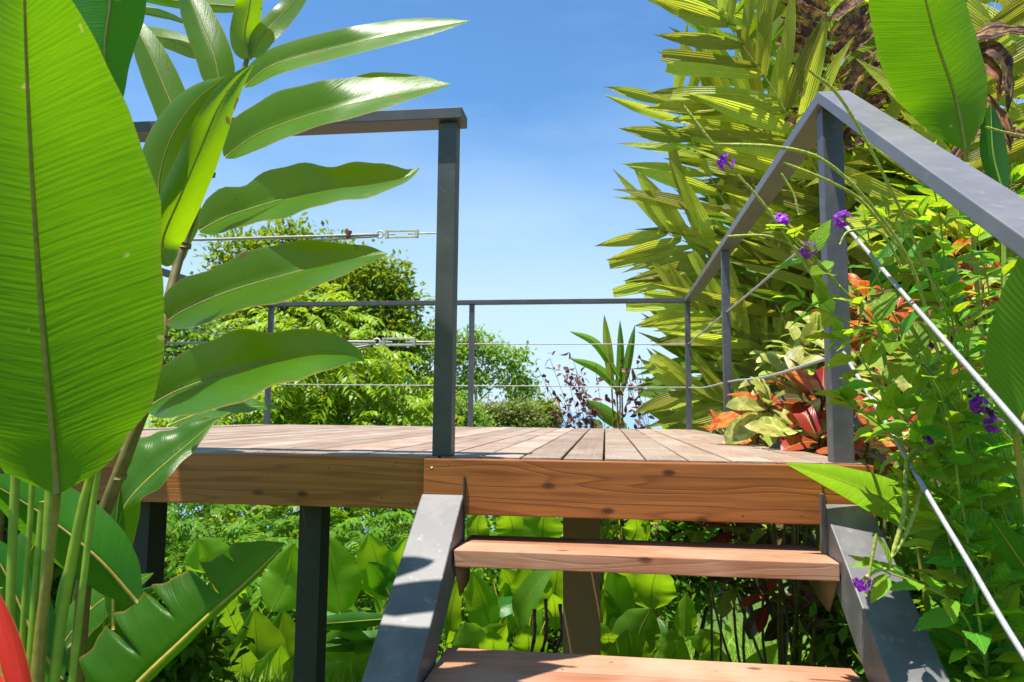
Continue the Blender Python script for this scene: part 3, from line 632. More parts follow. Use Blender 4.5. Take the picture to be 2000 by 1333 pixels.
tb = at(250, 1333, -.95); tb[2] = gz(tb[0], -.95)
tp = thing('heliconia_plant', tb, 'low heliconia with a torn leaf leaning right below the giant leaf', 'heliconia')
piece('leaf', ('banana', 'rib_ylw'), tp, [(215, 1400, -1.12), (270, 1335, -1.11), (345, 1262, -1.09), (415, 1195, -1.06), (480, 1138, -1.03), (558, 1062, -1.0)], 128, 14, .04, .03, prof=[(0, .3), (.1, .9), (.3, 1), (.45, .93), (.6, .78), (.72, .62), (.85, .55), (.94, .3), (1, .02)],
      n=90, m=8, rib=.007, cut=[(.27, -1, .8, .02), (.47, -1, .75, .014), (.66, -1, .97, .022), (.80, -1, .45, .012)], wav=(.05, 5), cup=.2, label='torn leaf with split margin')
piece('leaf', ('ginger', 'rib_ylw'), tp, [(238, 1000, -.72), (262, 965, -.72), (305, 922, -.70), (365, 870, -.66), (428, 816, -.62)], 72, 26, .06, -.06, prof=[(0, .1), (.15, .75), (.35, 1), (.6, .8), (.8, .45), (1, .05)], wav=(.10, 2.5), n=40, cup=.35, label='glossy folded leaf')
piece('leaf', ('ginger', 'rib_ylw'), tp, [(330, 832, -.55), (380, 812, -.55), (430, 800, -.54), (490, 795, -.5), (548, 797, -.45)], 20, 12, .05, -.05, wav=(.14, 4), n=40)
piece('leaf', ('darkleaf', 'rib_ylw'), tp, [(170, 1333, -.85), (200, 1240, -.85), (250, 1190, -.85), (330, 1140, -.85)], 30, 40, .03, .04)
piece('leaf', ('ginger', 'rib_ylw'), tp, [(200, 1180, -.7), (215, 1080, -.7), (245, 960, -.7), (250, 880, -.7)], 36, 40, .03, .04, label='dark leaf hidden behind the cane')
piece('leaf', ('banana', 'rib_ylw'), tp, [(60, 1380, -.9), (110, 1280, -.9), (190, 1180, -.88), (300, 1120, -.85)], 40, 34, .05, -.04, wav=(.05, 3))
piece('leaf', ('darkleaf', 'rib_ylw'), tp, [(150, 1340, -.75), (140, 1200, -.75), (170, 1080, -.73), (230, 1010, -.7)], 34, 36, .05, .03)
piece('leaf', ('banana', 'rib_ylw'), tp, [(0, 1320, -.8), (40, 1200, -.8), (60, 1080, -.8), (130, 960, -.78)], 44, 40, .05, .03)
for P, r in (([(240, 1480), (250, 1400), (270, 1335)], .010), ([(190, 1400), (200, 1250), (215, 1100), (238, 1000)], .00104)):
    b = MB(); b.tube(spline([at(u, v, -1.0) for u, v in P], 20), r, 10); b.build('stalk', M['stem_grn'], tp)

# ================================================================== BELOW THE DECK: calathea clumps
def clump(name, label, cat, px, Y, group=None):
    Y += .75; p = at(*px, Y); p[2] = gz(p[0], Y); return thing(name, p, label, cat, group), p
def cal(parent, root, base, tip, w, Y0, mat='cala', da=.06, db=.06, bow=0, prof=PADDLE, label=None):
    Y = Y0+.75; (x0, y0), (x1, y1) = base, tip; mx, my = (x0+x1)/2+bow, (y0+y1)/2
    bow = bow or rng.uniform(-9, 9); mx = (x0+x1)/2+bow; x1 += rng.uniform(-8, 8); k_ = rng.uniform(-.1, .1); Y += rng.uniform(-.15, .25)
    b = MB(); C = blade(b, [(x0, y0, Y), (mx, my, Y-.04), (x1, y1, Y-rng.uniform(.05, .3))], w*rng.uniform(.95, 1.3), w*rng.uniform(.95, 1.3), da+k_, db-k_, prof=prof, wav=(.05, 2.2), n=26, cup=.2, rib=.006)
    b.tube(spline([root+np.array([rng.uniform(-.12, .12), 0, 0]), (root+C[0])/2+np.array([rng.uniform(-.08, .08), 0, .1]), C[0]], 10), .009, 6, 1)
    o = b.build('leaf', [M[mat], M['rib_ylw']], parent)
    if label: o['label'] = label
def cfill(parent, root, n, zr, spread, Lr=(.6, 1.1), mats=('cala', 'cala_dk', 'darkleaf', 'cala')):
    for i in range(n):
        p = root+np.array([rng.normal(0, spread), rng.normal(0, spread*.5)+.15, rng.uniform(*zr)])
        d = unit([rng.normal(0, .7), rng.normal(-.1, .5), 1]); L = rng.uniform(*Lr); b = MB()
        leaf(b, p, d, unit([rng.normal(0, .5), -1, .5]), L, L*rng.uniform(.28, .4), rng.uniform(-.1, 1.1), .15, 10, 3, PADDLE, .03, 0, .005, 1)
        b.tube(spline([root+rng.normal(0, .1, 3)*[1, 1, 0], (root+p)/2+rng.normal(0, .06, 3), p], 8), .008, 5, 1)
        b.build('leaf', [M[mats[i % len(mats)]], M['stem_grn']], parent)
A, r = clump('calathea_plant', 'big leaved calathea clump behind the torn leaf left of the thin black support post', 'calathea', (470, 1250), 5.3)
for a in (((406, 1120), (392, 1052), 40, 5.4, 'cala'), ((530, 1195), (577, 1062), 44, 5.5, 'cala'), ((501, 1345), (495, 1190), 46, 5.0, 'cala_dk'), ((470, 1350), (412, 1205), 20, 4.9, 'cala_dk', .06, .06, 12),
          ((545, 1330), (560, 1190), 34, 5.2, 'cala_dk'), ((450, 1190), (465, 1120), 26, 5.6, 'cala')): cal(A, r, *a)
cfill(A, r, 4, (.1, .8), .45)
A, r = clump('calathea_plant', 'big leaved calathea clump between the black support post and the left stringer', 'calathea', (690, 1280), 5.4)
for a in (((664, 1200), (633, 1044), 50, 5.4, 'cala'), ((757, 1172), (722, 1042), 36, 5.5, 'cala'), ((690, 1345), (678, 1215), 60, 5.0, 'cala_dk'), ((762, 1165), (718, 1098), 22, 5.2, 'darkleaf'), ((630, 1340), (640, 1235), 40, 4.9, 'cala_dk'), ((780, 1150), (800, 1050), 30, 5.8, 'cala')): cal(A, r, *a)
cal(A, r, (770, 1208), (578, 1222), 15, 4.6, 'darkleaf', prof=LANCE); cal(A, r, (770, 1240), (610, 1268), 18, 4.6, 'darkleaf', prof=LANCE)
cfill(A, r, 4, (.2, .9), .4)
A, r = clump('calathea_plant', 'yellow green calathea clump seen through the open risers left of the brown post', 'calathea', (1000, 1290), 5.2)
for a in (((1000, 1062), (985, 990), 36, 5.6, 'cala'), ((1060, 1062), (1068, 992), 34, 5.6, 'cala'), ((945, 1062), (935, 1000), 20, 5.5, 'cala_dk'), ((1040, 1195), (1028, 1095), 34, 5.3, 'cala'), ((960, 1235), (925, 1118), 30, 5.3, 'cala'), ((880, 1255), (890, 1125), 16, 5.1, 'cala_dk'),
          ((1078, 1180), (1085, 1085), 30, 5.5, 'cala'), ((935, 1275), (985, 1220), 28, 5.0, 'cala'), ((905, 1275), (880, 1232), 24, 5.0, 'cala'), ((1000, 1180), (985, 1110), 26, 5.6, 'cala'), ((1085, 1230), (1082, 1160), 24, 5.2, 'cala')): cal(A, r, *a)
cfill(A, r, 5, (.2, 1.1), .4)
for px in ((1040, 1265, 1190), (1062, 1262, 1170), (1090, 1262, 1180)):
    b = MB(); q0, q1 = at(px[0], px[1], 4.9), at(px[0]+4, px[2], 4.9); b.tube(spline([r, q0, q1], 30), np.r_[np.full(18, .006), .018+.006*np.sin(np.arange(12)*2.5)], 7); b.build('flower_spike', M['twig'], A)
A, r = clump('calathea_plant', 'sunlit lime calathea clump seen through the open risers right of the brown post', 'calathea', (1260, 1300), 5.0)
for a in (((1215, 1190), (1200, 1095), 34, 5.0, 'cala'), ((1272, 1190), (1292, 1100), 42, 5.1, 'cala'), ((1196, 1235), (1182, 1150), 24, 4.8, 'cala_dk'), ((1250, 1285), (1265, 1188), 44, 4.7, 'cala_dk'), ((1336, 1245), (1348, 1160), 20, 5.0, 'cala'), ((1368, 1280), (1402, 1238), 28, 4.7, 'cala_dk'),
          ((1232, 1060), (1240, 1005), 28, 5.5, 'cala'), ((1180, 1060), (1205, 1015), 22, 5.5, 'cala'), ((1210, 1290), (1185, 1235), 30, 4.6, 'cala_dk'), ((1300, 1285), (1325, 1230), 26, 4.6, 'cala_dk')): cal(A, r, *a)
cfill(A, r, 4, (.1, .8), .35)
A, r = clump('calathea_plant', 'low olive calathea clump at the bottom edge right of the torn leaf', 'calathea', (540, 1380), 4.0)
for a in (((480, 1370), (470, 1255), 40, 4.1, 'cala_dk'), ((540, 1380), (548, 1260), 42, 4.0, 'cala'), ((600, 1370), (575, 1280), 36, 4.0, 'cala_dk'), ((430, 1380), (400, 1290), 36, 4.2, 'cala'), ((660, 1385), (670, 1290), 48, 4.1, 'cala'), ((720, 1385), (735, 1270), 40, 4.3, 'cala_dk')): cal(A, r, *a)
A, r = clump('calathea_plant', 'low calathea clump just above the lower tread', 'calathea', (1120, 1400), 4.2)
for a in (((920, 1300), (905, 1215), 32, 4.6, 'cala_dk'), ((1020, 1310), (1030, 1220), 34, 4.6, 'cala'), ((1180, 1310), (1165, 1210), 34, 4.6, 'cala'), ((1240, 1320), (1225, 1230), 40, 4.4, 'cala_dk'), ((1300, 1330), (1330, 1250), 34, 4.4, 'cala'), ((970, 1310), (955, 1230), 30, 4.5, 'cala'), ((1380, 1330), (1400, 1265), 30, 4.3, 'cala_dk')): cal(A, r, *a)
for k, (px, Y, sp, n, lab) in enumerate((((860, 1120), 7.2, .8, 14, 'calathea clump in the shade behind the left stringer'), ((330, 1200), 6.4, .5, 10, 'calathea clump behind the wide black support post'), ((1150, 1080), 7.6, .7, 14, 'distant calathea clump behind the brown support post'))):
    A, r = clump('calathea_plant', lab, 'calathea', px, Y); cfill(A, r, n, (.3, 1.5), sp)

# ================================================================== RIGHT: clumping palms
def frond(parent, pts, n=11, ll=.62, lw=.115, ang=(62, 30), mat='palm', rmat='rachis', t0=.18, nrm=None, droop=.35, jit=.07, cut=.10, rr=.012, label=None, world=False):
    P = spline(pts if world else [at(*q) for q in pts], 40); b = MB()
    b.tube(P, np.linspace(rr, rr*.25, 40), 7, 1)
    T = np.gradient(P, axis=0)
    n = int(n*1.65)
    for i in range(n):
        t = t0+(1-t0)*(i+.5)/n; k = min(39, int(t*39)); c = P[k]; Tn = unit(T[k])
        nv = nrm if nrm is not None else unit(CAM-c+np.array([0, 0, .8]))
        S = unit(np.cross(Tn, nv)); a0 = math.radians(ang[0]+(ang[1]-ang[0])*t)
        L = ll*(.72+.42*math.sin(math.pi*min(1, t*.85+.12)))
        for sd in (-1, 1):
            if rng.random() < .04: continue
            a = a0+rng.normal(0, jit); d = unit(Tn*math.cos(a)+S*sd*math.sin(a)+nv*rng.normal(.08, .09)-np.array([0, 0, droop*.25]))
            l = L*rng.uniform(.85, 1.1)
            leaf(b, c, d, unit(nv+rng.normal(0, .22, 3)), l, lw*rng.uniform(.75, 1.2), droop*rng.uniform(.5, 1.7), .28, 9, 3, PLEATCUT if rng.random() < cut else PLEAT, .03)
    o = b.build('frond', [M[mat], M[rmat]], parent)
    if label: o['label'] = label
    return o
def palm(label, x, y, heights, trunks):
    z = float(gz(x, y)); T_ = thing('palm_tree', (x, y, z), label, 'palm tree')
    for dx, dy, h in trunks:
        b = MB(); h += 1.1; P = spline([(x+dx, y+dy, z-.1), (x+dx*1.1, y+dy, z+h*.5), (x+dx*1.35, y+dy*1.2, z+h)], 16)
        b.tube(P, np.linspace(.055, .04, 16)+.004*np.sin(np.arange(16)*2.1), 9); b.build('trunk', M['stem_brn'], T_)
    return T_
P1 = palm('golden palm with fronds reaching left over the deck rail against the sky', 2.6, 5.4, None, ((0, 0, 1.5), (.2, .15, 1.9), (-.2, .1, 1.2)))
PK = dict(ll=1.1, lw=.135, rr=.016)
frond(P1, [(1640, 900, 5.3), (1560, 690, 5.0), (1462, 485, 4.9), (1385, 340, 4.85), (1308, 185, 4.85)], 9, mat='palm', ang=(58, 36), t0=.33, cut=.15, **PK)
frond(P1, [(1640, 860, 5.4), (1560, 680, 5.2), (1480, 570, 5.1), (1390, 500, 5.0), (1290, 450, 5.0)], 8, mat='palm', ang=(60, 30), t0=.35, cut=.25, **PK)
frond(P1, [(1610, 900, 5.3), (1520, 720, 5.1), (1430, 640, 5.0), (1325, 585, 5.0)], 8, .85, .13, (52, 25), 'palm', t0=.3)
frond(P1, [(1620, 920, 5.3), (1520, 840, 5.1), (1420, 790, 5.0), (1325, 760, 5.0)], 7, .8, .14, (50, 25), 'palm', t0=.35, cut=.25)
frond(P1, [(1580, 960, 5.3), (1490, 890, 5.2), (1400, 850, 5.2), (1320, 838, 5.2)], 6, .75, .14, (45, 20), 'palm', t0=.35, cut=.2)
frond(P1, [(1640, 900, 5.0), (1600, 650, 4.9), (1540, 420, 4.8), (1480, 270, 4.8)], 8, mat='palm', ang=(48, 24), t0=.3, cut=.1, **PK)
frond(P1, [(1640, 900, 5.2), (1570, 600, 5.2), (1480, 400, 5.2), (1400, 280, 5.2)], 8, mat='palm_g', ang=(50, 26), t0=.3, cut=.1, **PK)
frond(P1, [(1620, 900, 5.6), (1530, 700, 5.6), (1440, 560, 5.6), (1360, 500, 5.6)], 8, mat='palm_g', ang=(60, 30), t0=.2, **PK)
frond(P1, [(1640, 960, 5.4), (1540, 820, 5.5), (1440, 720, 5.6), (1350, 690, 5.6)], 8, mat='palm_g', ang=(60, 30), t0=.2, **PK)
frond(P1, [(1660, 960, 5.2), (1600, 820, 5.0), (1530, 680, 5.0), (1490, 560, 5.0)], 8, mat='palm', ang=(50, 26), t0=.2, **PK)
frond(P1, [(1640, 980, 5.3), (1540, 880, 5.3), (1450, 760, 5.3), (1400, 650, 5.3)], 8, mat='palm_g', ang=(55, 26), t0=.2, **PK)
for i in range(12):
    a = rng.uniform(-.9, 3.0); h = rng.uniform(.7, 1.2); c = np.array([2.7, 5.6, -.2]); rd = rng.uniform(.8, 1.3)
    e = np.array([math.cos(a), math.sin(a)*.8, 0])
    frond(P1, [c, c+e*rd*.35+[0, 0, h*.9], c+e*rd*.8+[0, 0, h*1.5], c+e*rd*1.25+[0, 0, h*1.55]], 9, .9, .13, (60, 30), ('palm', 'palm_g')[i % 2], t0=.15, nrm=unit(np.array([-e[0], -e[1]-.5, 1.3])), world=True)
P2 = palm('tall palm with drooping striped fronds behind the top corner of the stair handrail', 2.9, 4.4, None, ((0, 0, 2.4), (.25, .2, 2.8), (-.25, .1, 2.0)))
frond(P2, [(1720, 800, 4.4), (1640, 450, 4.1), (1530, 210, 3.9), (1430, 60, 3.8), (1330, -90, 3.8)], 12, .95, .14, (58, 32), 'palm', t0=.25, cut=.2)
frond(P2, [(1700, 760, 4.4), (1600, 430, 4.3), (1500, 270, 4.2), (1380, 180, 4.2)], 12, .95, .14, (52, 26), 'palm', t0=.25, cut=.2)
frond(P2, [(1740, 800, 4.4), (1690, 350, 4.2), (1640, 50, 4.1), (1600, -160, 4.1)], 12, .95, .14, (150, 120), 'palm', t0=.3, droop=.6)
frond(P2, [(1640, 420, 3.9), (1635, 230, 3.8), (1625, 90, 3.75), (1618, 0, 3.7)], 7, .5, .12, (60, 48), 'palm_dry', 'rachis_org', t0=.25, label='dry brown and yellow frond')
frond(P2, [(1760, 800, 4.6), (1740, 350, 4.5), (1700, 50, 4.5), (1690, -140, 4.5)], 12, .95, .14, (140, 120), 'palm_g', t0=.2, droop=.6)
frond(P2, [(1720, 800, 4.7), (1620, 350, 4.8), (1560, 100, 4.8), (1520, -150, 4.8)], 12, .95, .14, (70, 40), 'palm', t0=.2)
frond(P2, [(1700, 800, 4.6), (1560, 460, 4.7), (1480, 250, 4.8), (1440, 60, 4.8), (1430, -80, 4.8)], 12, .95, .14, (60, 40), 'palm_g', t0=.2)
frond(P2, [(1700, 800, 4.7), (1600, 300, 4.9), (1510, 60, 4.9), (1460, -200, 4.9)], 12, .95, .14, (62, 36), 'palm', t0=.2)
frond(P2, [(1800, 760, 4.4), (1780, 420, 4.3), (1790, 200, 4.2), (1800, -60, 4.2)], 12, .95, .14, (130, 110), 'palm', t0=.2, droop=.6)
for i in range(16):
    a = rng.uniform(-.6, 3.7); h = rng.uniform(.9, 1.6); c = np.array([3.0, 4.6, .4]); rd = rng.uniform(.8, 1.5)
    e = np.array([math.cos(a), math.sin(a)*.8, 0])
    frond(P2, [c, c+e*rd*.3+[0, 0, h*.9], c+e*rd*.75+[0, 0, h*1.6], c+e*rd*1.2+[0, 0, h*1.7]], 9, .85, .12, (65, 35), ('palm', 'palm_g', 'palm_g')[i % 3], t0=.12, nrm=unit(np.array([-e[0], -e[1]-.5, 1.3])), world=True)
P3 = palm('palm with red and brown withered leaves at the right edge of the view', 3.6, 3.4, None, ((0, 0, 2.2), (.3, .2, 2.6), (.2, -.2, 1.8)))
frond(P3, [(1860, 800, 3.6), (1850, 450, 3.5), (1900, 200, 3.4), (1960, -60, 3.4)], 12, .95, .14, (70, 40), 'palm', t0=.2)
frond(P3, [(1900, 800, 3.6), (1930, 450, 3.5), (1985, 200, 3.4), (2060, 0, 3.4)], 12, .95, .14, (70, 40), 'palm', t0=.2)
frond(P3, [(1880, 800, 3.8), (1830, 400, 3.8), (1770, 150, 3.8), (1700, -60, 3.8)], 12, .95, .14, (70, 40), 'palm_g', t0=.2)
frond(P3, [(1900, 800, 3.9), (1890, 400, 3.9), (1870, 100, 3.9), (1850, -100, 3.9)], 12, .95, .14, (120, 70), 'palm', t0=.2)
for i in range(14):
    a = rng.uniform(0, 3.9); h = rng.uniform(.8, 1.5); c = np.array([3.6, 3.7, .3]); rd = rng.uniform(.8, 1.5)
    e = np.array([math.cos(a), math.sin(a)*.8, 0])
    frond(P3, [c, c+e*rd*.3+[0, 0, h*.9], c+e*rd*.75+[0, 0, h*1.6], c+e*rd*1.2+[0, 0, h*1.7]], 9, .8, .12, (65, 35), ('palm', 'palm_g')[i % 2], t0=.12, nrm=unit(np.array([-e[0], -e[1]-.5, 1.3])), world=True)
for pts in ([(1860, 110), (1900, 75), (1960, 60), (2030, 62)], [(1870, 150), (1920, 92), (1965, 130), (1968, 225)], [(1880, 180), (1915, 125), (1950, 150), (1950, 200)], [(1870, 300), (1905, 205), (1955, 225), (1980, 285)], [(1850, 330), (1900, 265), (1970, 260), (2030, 275)], [(1860, 240), (1915, 215), (1960, 250), (1975, 300)]):
    b = MB(); blade(b, [(u, v, 2.6-i*.05) for i, (u, v) in enumerate(pts)], 16, 12, .03, -.05, prof=LANCE, wav=(.25, 3), rib=.004, n=26, cup=.4)
    b.build('withered_leaf', [M['palm_dry'] if pts[0][1] % 4 else M['withered'], M['rachis_org']], P3)

# ================================================================== RIGHT: crotons along the deck edge
CM = ['crot_y', 'crot_g', 'crot_o', 'crot_r', 'crot_d', 'rib_ylw']
def croton(label, root, rosettes, L=.24, Wr=.36, group=None):
    """rosettes: (photo x, y, depth, tilt to the camera, weights of cream / lime / orange / red / maroon, leaves)"""
    px, py, Y = root; p = at(px, py, Y); p[2] = gz(p[0], Y); T_ = thing('croton_shrub', p, label, 'croton', group)
    for (u, v, y, tilt, wts, n) in rosettes:
        c = at(u, v, y); b = MB(); ax = unit(np.array([rng.normal(0, .2), -tilt, 1])); r0 = p+np.array([rng.normal(0, .05), rng.normal(0, .05), 0])
        st_ = MB(); st_.tube(spline([r0, (r0+c)/2+rng.normal(0, .05, 3), c-ax*.06, c+ax*.05], 14), np.linspace(.013, .006, 14), 7); st_.build('stem', M['stem_brn'], T_)
        X = unit(np.cross(ax, [0, 1, .2])); Z = np.cross(ax, X); w = np.array(wts, float)/sum(wts)
        for i in range(n):
            f = i/n; a = i*2.4+rng.normal(0, .25); el = -.35+1.45*f+rng.normal(0, .12)
            rad = X*math.cos(a)+Z*math.sin(a); d = rad*math.cos(el)+ax*math.sin(el)
            m = rng.choice(5, p=w); l = L*rng.uniform(.75, 1.15)*(1-.3*f*f)
            leaf(b, c+ax*(.09*f-.05), d, unit(ax-rad*.3+rng.normal(0, .15, 3)), l, l*Wr*rng.uniform(.85, 1.15), rng.uniform(.3, 1.0), .18, 10, 3, CROT, .03, int(m), .0028, 5)
        b.build('leaf_rosette', [M[k] for k in CM], T_)
Y_, G_, O_, R_, D_ = (6, 3, 1, .3, .2), (2, 6, .3, .2, .2), (2, .5, 5, 2, .5), (.6, .2, 1.5, 6, 2), (.1, .8, .3, .6, 6)
croton('cream and orange croton with red tips spilling over the right deck edge between two posts', (1540, 1100, 1.4),
       [(1500, 800, 1.25, .7, (5, 1.5, 3, 1, .3), 14), (1555, 850, .95, .8, (6, 2, .6, .5, .3), 13), (1575, 775, 1.3, .6, (1.5, .5, 4, 3, 1), 13), (1480, 850, 1.5, .7, (5, 1, 3, .5, .2), 11), (1600, 870, .85, .6, (3, 1, .5, 4, 3), 12), (1535, 745, 1.6, .5, (3, 2, 2, .4, .2), 11), (1605, 800, 1.0, .5, (1, .5, 2, 5, 3), 12)], .29, .40)
croton('upright pale yellow croton growing behind the cream and orange one', (1580, 1050, 2.0),
       [(1560, 690, 1.9, .3, (5, 4, .1, .05, .1), 13), (1590, 655, 2.0, .3, (5, 4, .1, .05, .1), 12), (1530, 720, 2.0, .3, (4, 4, .5, .1, .1), 11), (1625, 700, 1.8, .4, (4, 4, .5, .1, .1), 11)], .28, .34)
croton('small flame red croton poking up between the two far rail posts', (1400, 900, 3.5), [(1402, 842, 3.4, .4, (2, .1, 4, 4, .2), 12), (1425, 858, 3.3, .4, (2, .5, 3, 4, .2), 9)], .22, .3)
croton('deep red croton just right of the stair corner post', (1720, 1050, .9),
       [(1700, 830, .75, .6, R_, 12), (1690, 885, .5, .7, R_, 11), (1735, 870, .8, .6, (1, 2, 1, 5, 2), 11), (1765, 800, 1.1, .5, R_, 11)], .21, .36)
croton('lime and yellow croton behind the white stair cables', (1760, 1050, 1.3),
       [(1730, 740, 1.2, .5, G_, 12), (1775, 790, 1.0, .6, (3, 5, .3, .8, .3), 12), (1710, 790, 1.2, .6, Y_, 11), (1790, 720, 1.5, .4, G_, 11), (1745, 690, 1.6, .4, (3, 4, 1, 1, .3), 11)], .24, .36)
croton('orange and pink croton behind the stair corner post', (1700, 1000, 2.2),
       [(1690, 590, 2.0, .5, O_, 12), (1700, 640, 1.8, .5, (2, .5, 3, 3, .5), 12), (1750, 610, 2.2, .5, (1, 2, 3, 2, 1), 11), (1665, 620, 2.2, .5, O_, 11)], .24, .36)
croton('scarlet and maroon croton far right below the handrail', (1900, 1050, 1.8),
       [(1880, 590, 1.9, .5, (.3, .5, 4, 3, 2), 12), (1920, 570, 1.9, .5, O_, 12), (1840, 650, 1.8, .5, (.3, 1, 2, 3, 3), 12), (1900, 680, 1.6, .5, (.3, .5, 2, 3, 3), 12), (1860, 720, 1.4, .6, (.3, 2, 2, 3, 3), 12), (1830, 760, 1.3, .6, (.3, 2, 1, 3, 3), 11)], .22, .38)
croton('orange croton with narrow leaves glimpsed below the right end of the handrail', (1860, 1050, 2.8), [(1865, 505, 2.6, .4, O_, 12), (1900, 540, 2.5, .4, O_, 12), (1960, 560, 2.4, .4, O_, 11)], .25, .3)
croton('dark maroon croton in the shade under the right end of the upper tread', (1580, 1320, 1.6),
       [(1500, 1170, 1.9, .5, D_, 12), (1560, 1190, 1.5, .5, D_, 12), (1620, 1170, 1.3, .5, D_, 12), (1440, 1140, 2.2, .5, D_, 11), (1640, 1230, 1.1, .5, (0, 2, 0, .3, 4), 10), (1590, 1150, 1.8, .4, D_, 11)], .23, .42)
croton('olive and maroon croton visible above the upper tread beside the right stringer', (1520, 1320, 2.4),
       [(1500, 1035, 2.2, .5, (.1, 2, .2, .3, 5), 12), (1560, 1030, 2.0, .5, (.1, 2, .2, .3, 5), 12), (1430, 1030, 2.5, .4, (.1, 4, .2, .2, 3), 12), (1470, 1060, 2.4, .4, D_, 11), (1370, 1030, 2.9, .4, (.3, 5, 0, .2, 3), 11)], .24, .42)
croton('shaded maroon croton below the white cables at the lower right', (1880, 1250, .6), [(1830, 1000, .5, .5, D_, 11), (1920, 960, .7, .5, (.2, 1, .3, 2, 5), 11), (1890, 1040, .4, .5, D_, 11), (1960, 1010, .6, .5, (.3, 1, .3, 2, 4), 11)], .2, .4)

# ---- broad single leaves on the right
def bigleaf(label, root, Y, items):
    p = at(*root, Y); p[2] = gz(p[0], Y); T_ = thing('heliconia_plant', p, label, 'heliconia')
    for mats, mid, wa, wb, da, db, kw in items:
        b = MB(); C = blade(b, mid, wa, wb, da, db, n=40, **kw); b.tube(spline([p, p*.4+C[0]*.6+np.array([.03, .0, -.05]), C[0]], 16), np.linspace(.013, .007, 16), 8, 1); b.build('leaf', [M[x] for x in mats], T_)
bigleaf('heliconia with one huge backlit leaf rising behind the handrail at the upper right', (1905, 900), .25, [
    (('banana', 'rib_ylw'), [(1886, 292, .15), (1866, 190, .13), (1826, 70, .05), (1795, -60, -.05), (1770, -220, -.2)], 118, 78, .03, .03, dict(prof=[(0, .06), (.06, .4), (.14, .72), (.25, .93), (.4, 1), (.6, .95), (.8, .7), (.92, .35), (1, .02)], rib=.006, cup=.15))])
bigleaf('heliconia with an olive leaf cut off by the right edge behind the upper cable', (2010, 1150), -.72, [
    (('cala_dk', 'rib_ylw'), [(1985, 850, -.74), (2022, 760, -.76), (2050, 640, -.80), (2060, 500, -.84), (2050, 380, -.9)], 118, 130, .05, .05, dict(prof=[(0, .1), (.1, .65), (.25, .95), (.4, 1), (.6, .85), (.8, .5), (1, .02)], rib=.005)),
    (('darkleaf', 'rib_ylw'), [(2040, 1160, -.6), (1990, 1090, -.62), (1935, 1010, -.64)], 26, 30, .03, -.03, {}),])
bigleaf('heliconia with a bright narrow leaf lying across the top of the right stringer', (1960, 1200), -.1, [
    (('pwbig', 'rib_ylw'), [(1935, 1092, -.10), (1830, 1024, -.125), (1730, 976, -.14), (1630, 935, -.15), (1534, 905, -.16)], 40, 46, -.07, .05, dict(prof=[(0, .35), (.15, .8), (.35, 1), (.6, .85), (.8, .52), (.93, .2), (1, .02)], rib=.003))])
bigleaf('dark bladed heliconia standing among the porterweed stems at the right', (1860, 1100), -.15, [
    (('darkleaf', 'stem_grn'), [(1886, 645, -.2), (1862, 590, -.22), (1838, 530, -.24), (1818, 498, -.25)], 34, 30, .03, .03, dict(prof=[(0, .05), (.2, .4), (.5, .9), (.75, 1), (.92, .75), (1, .1)])),
    (('darkleaf', 'stem_grn'), [(1850, 845, -.1), (1835, 790, -.1), (1812, 730, -.1), (1795, 690, -.1)], 28, 30, .04, .03, {}),
    (('darkleaf', 'stem_grn'), [(1925, 1020, .0), (1905, 960, .0), (1880, 900, .0)], 26, 28, .04, .03, {}),
    (('darkleaf', 'stem_grn'), [(1700, 560, .1), (1740, 500, .1), (1790, 440, .1)], 20, 22, .04, .03, {}),
    (('darkleaf', 'stem_grn'), [(1960, 380, .1), (1940, 300, .1), (1935, 200, .1)], 26, 28, .04, .03, {})])

# ================================================================== RIGHT FOREGROUND: porterweed
def pw_leaf(b, p, d, L, mi=0):
    nrm = unit(np.array([rng.normal(0, .35), -.35+rng.normal(0, .3), 1])); d = unit(d)
    leaf(b, p+d*L*.12, d, nrm, L, L*rng.uniform(.42, .56), rng.uniform(.2, .9), rng.uniform(.08, .3), 12, 3, OVATE, .035, mi, .0011, 2, serr=.05)
    b.tube([p, p+d*L*.13], .0011, 5, 2)
def porterweed(label, branches, L=(.085, .135), step=.06, deep=.3, r=.0035, leafy=.0):
    p = at(*branches[0][0]); p[2] = gz(p[0], p[1]); T_ = thing('porterweed_plant', p, label, 'porterweed')
    for br in branches:
        P = spline([at(*q) for q in br], 60); b = MB()
        if br[0][1] > 1150: P = np.vstack([spline([np.r_[P[0][:2]*.9+p[:2]*.1, gz(*P[0][:2])], P[0]], 8)[:-1], P])
        b.tube(P, np.linspace(r*1.3, r*.55, len(P)), 7); o = b.build('stem', M['stem_grn'], T_)
        lf = MB(); seg = np.r_[0, np.cumsum(np.linalg.norm(np.diff(P, axis=0), axis=1))]; k = 0; s = step*1.2
        while s < seg[-1]:
            i = np.searchsorted(seg, s); i = min(max(i, 1), len(P)-2); T = unit(P[i+1]-P[i-1])
            a = k*1.57+rng.normal(0, .4); X = unit(np.cross(T, [0, 1, .1])); Z = np.cross(T, X); f = s/seg[-1]
            for sd in (1, -1):
                d = sd*(X*math.cos(a)+Z*math.sin(a))+T*.45+np.array([0, 0, .12])
                if rng.random() < .92: pw_leaf(lf, P[i], d, rng.uniform(*L)*(1.1-.35*f), 0 if rng.random() > deep else 1)
            s += step*rng.uniform(.75, 1.25); k += 1
        for q in range(4): pw_leaf(lf, P[-1], unit(rdir()+unit(P[-1]-P[-3])*1.4), rng.uniform(*L)*.6, 0)
        lf.build('leaves', [M['pw'], M['pw_d'], M['stem_grn']], o)
    return T_
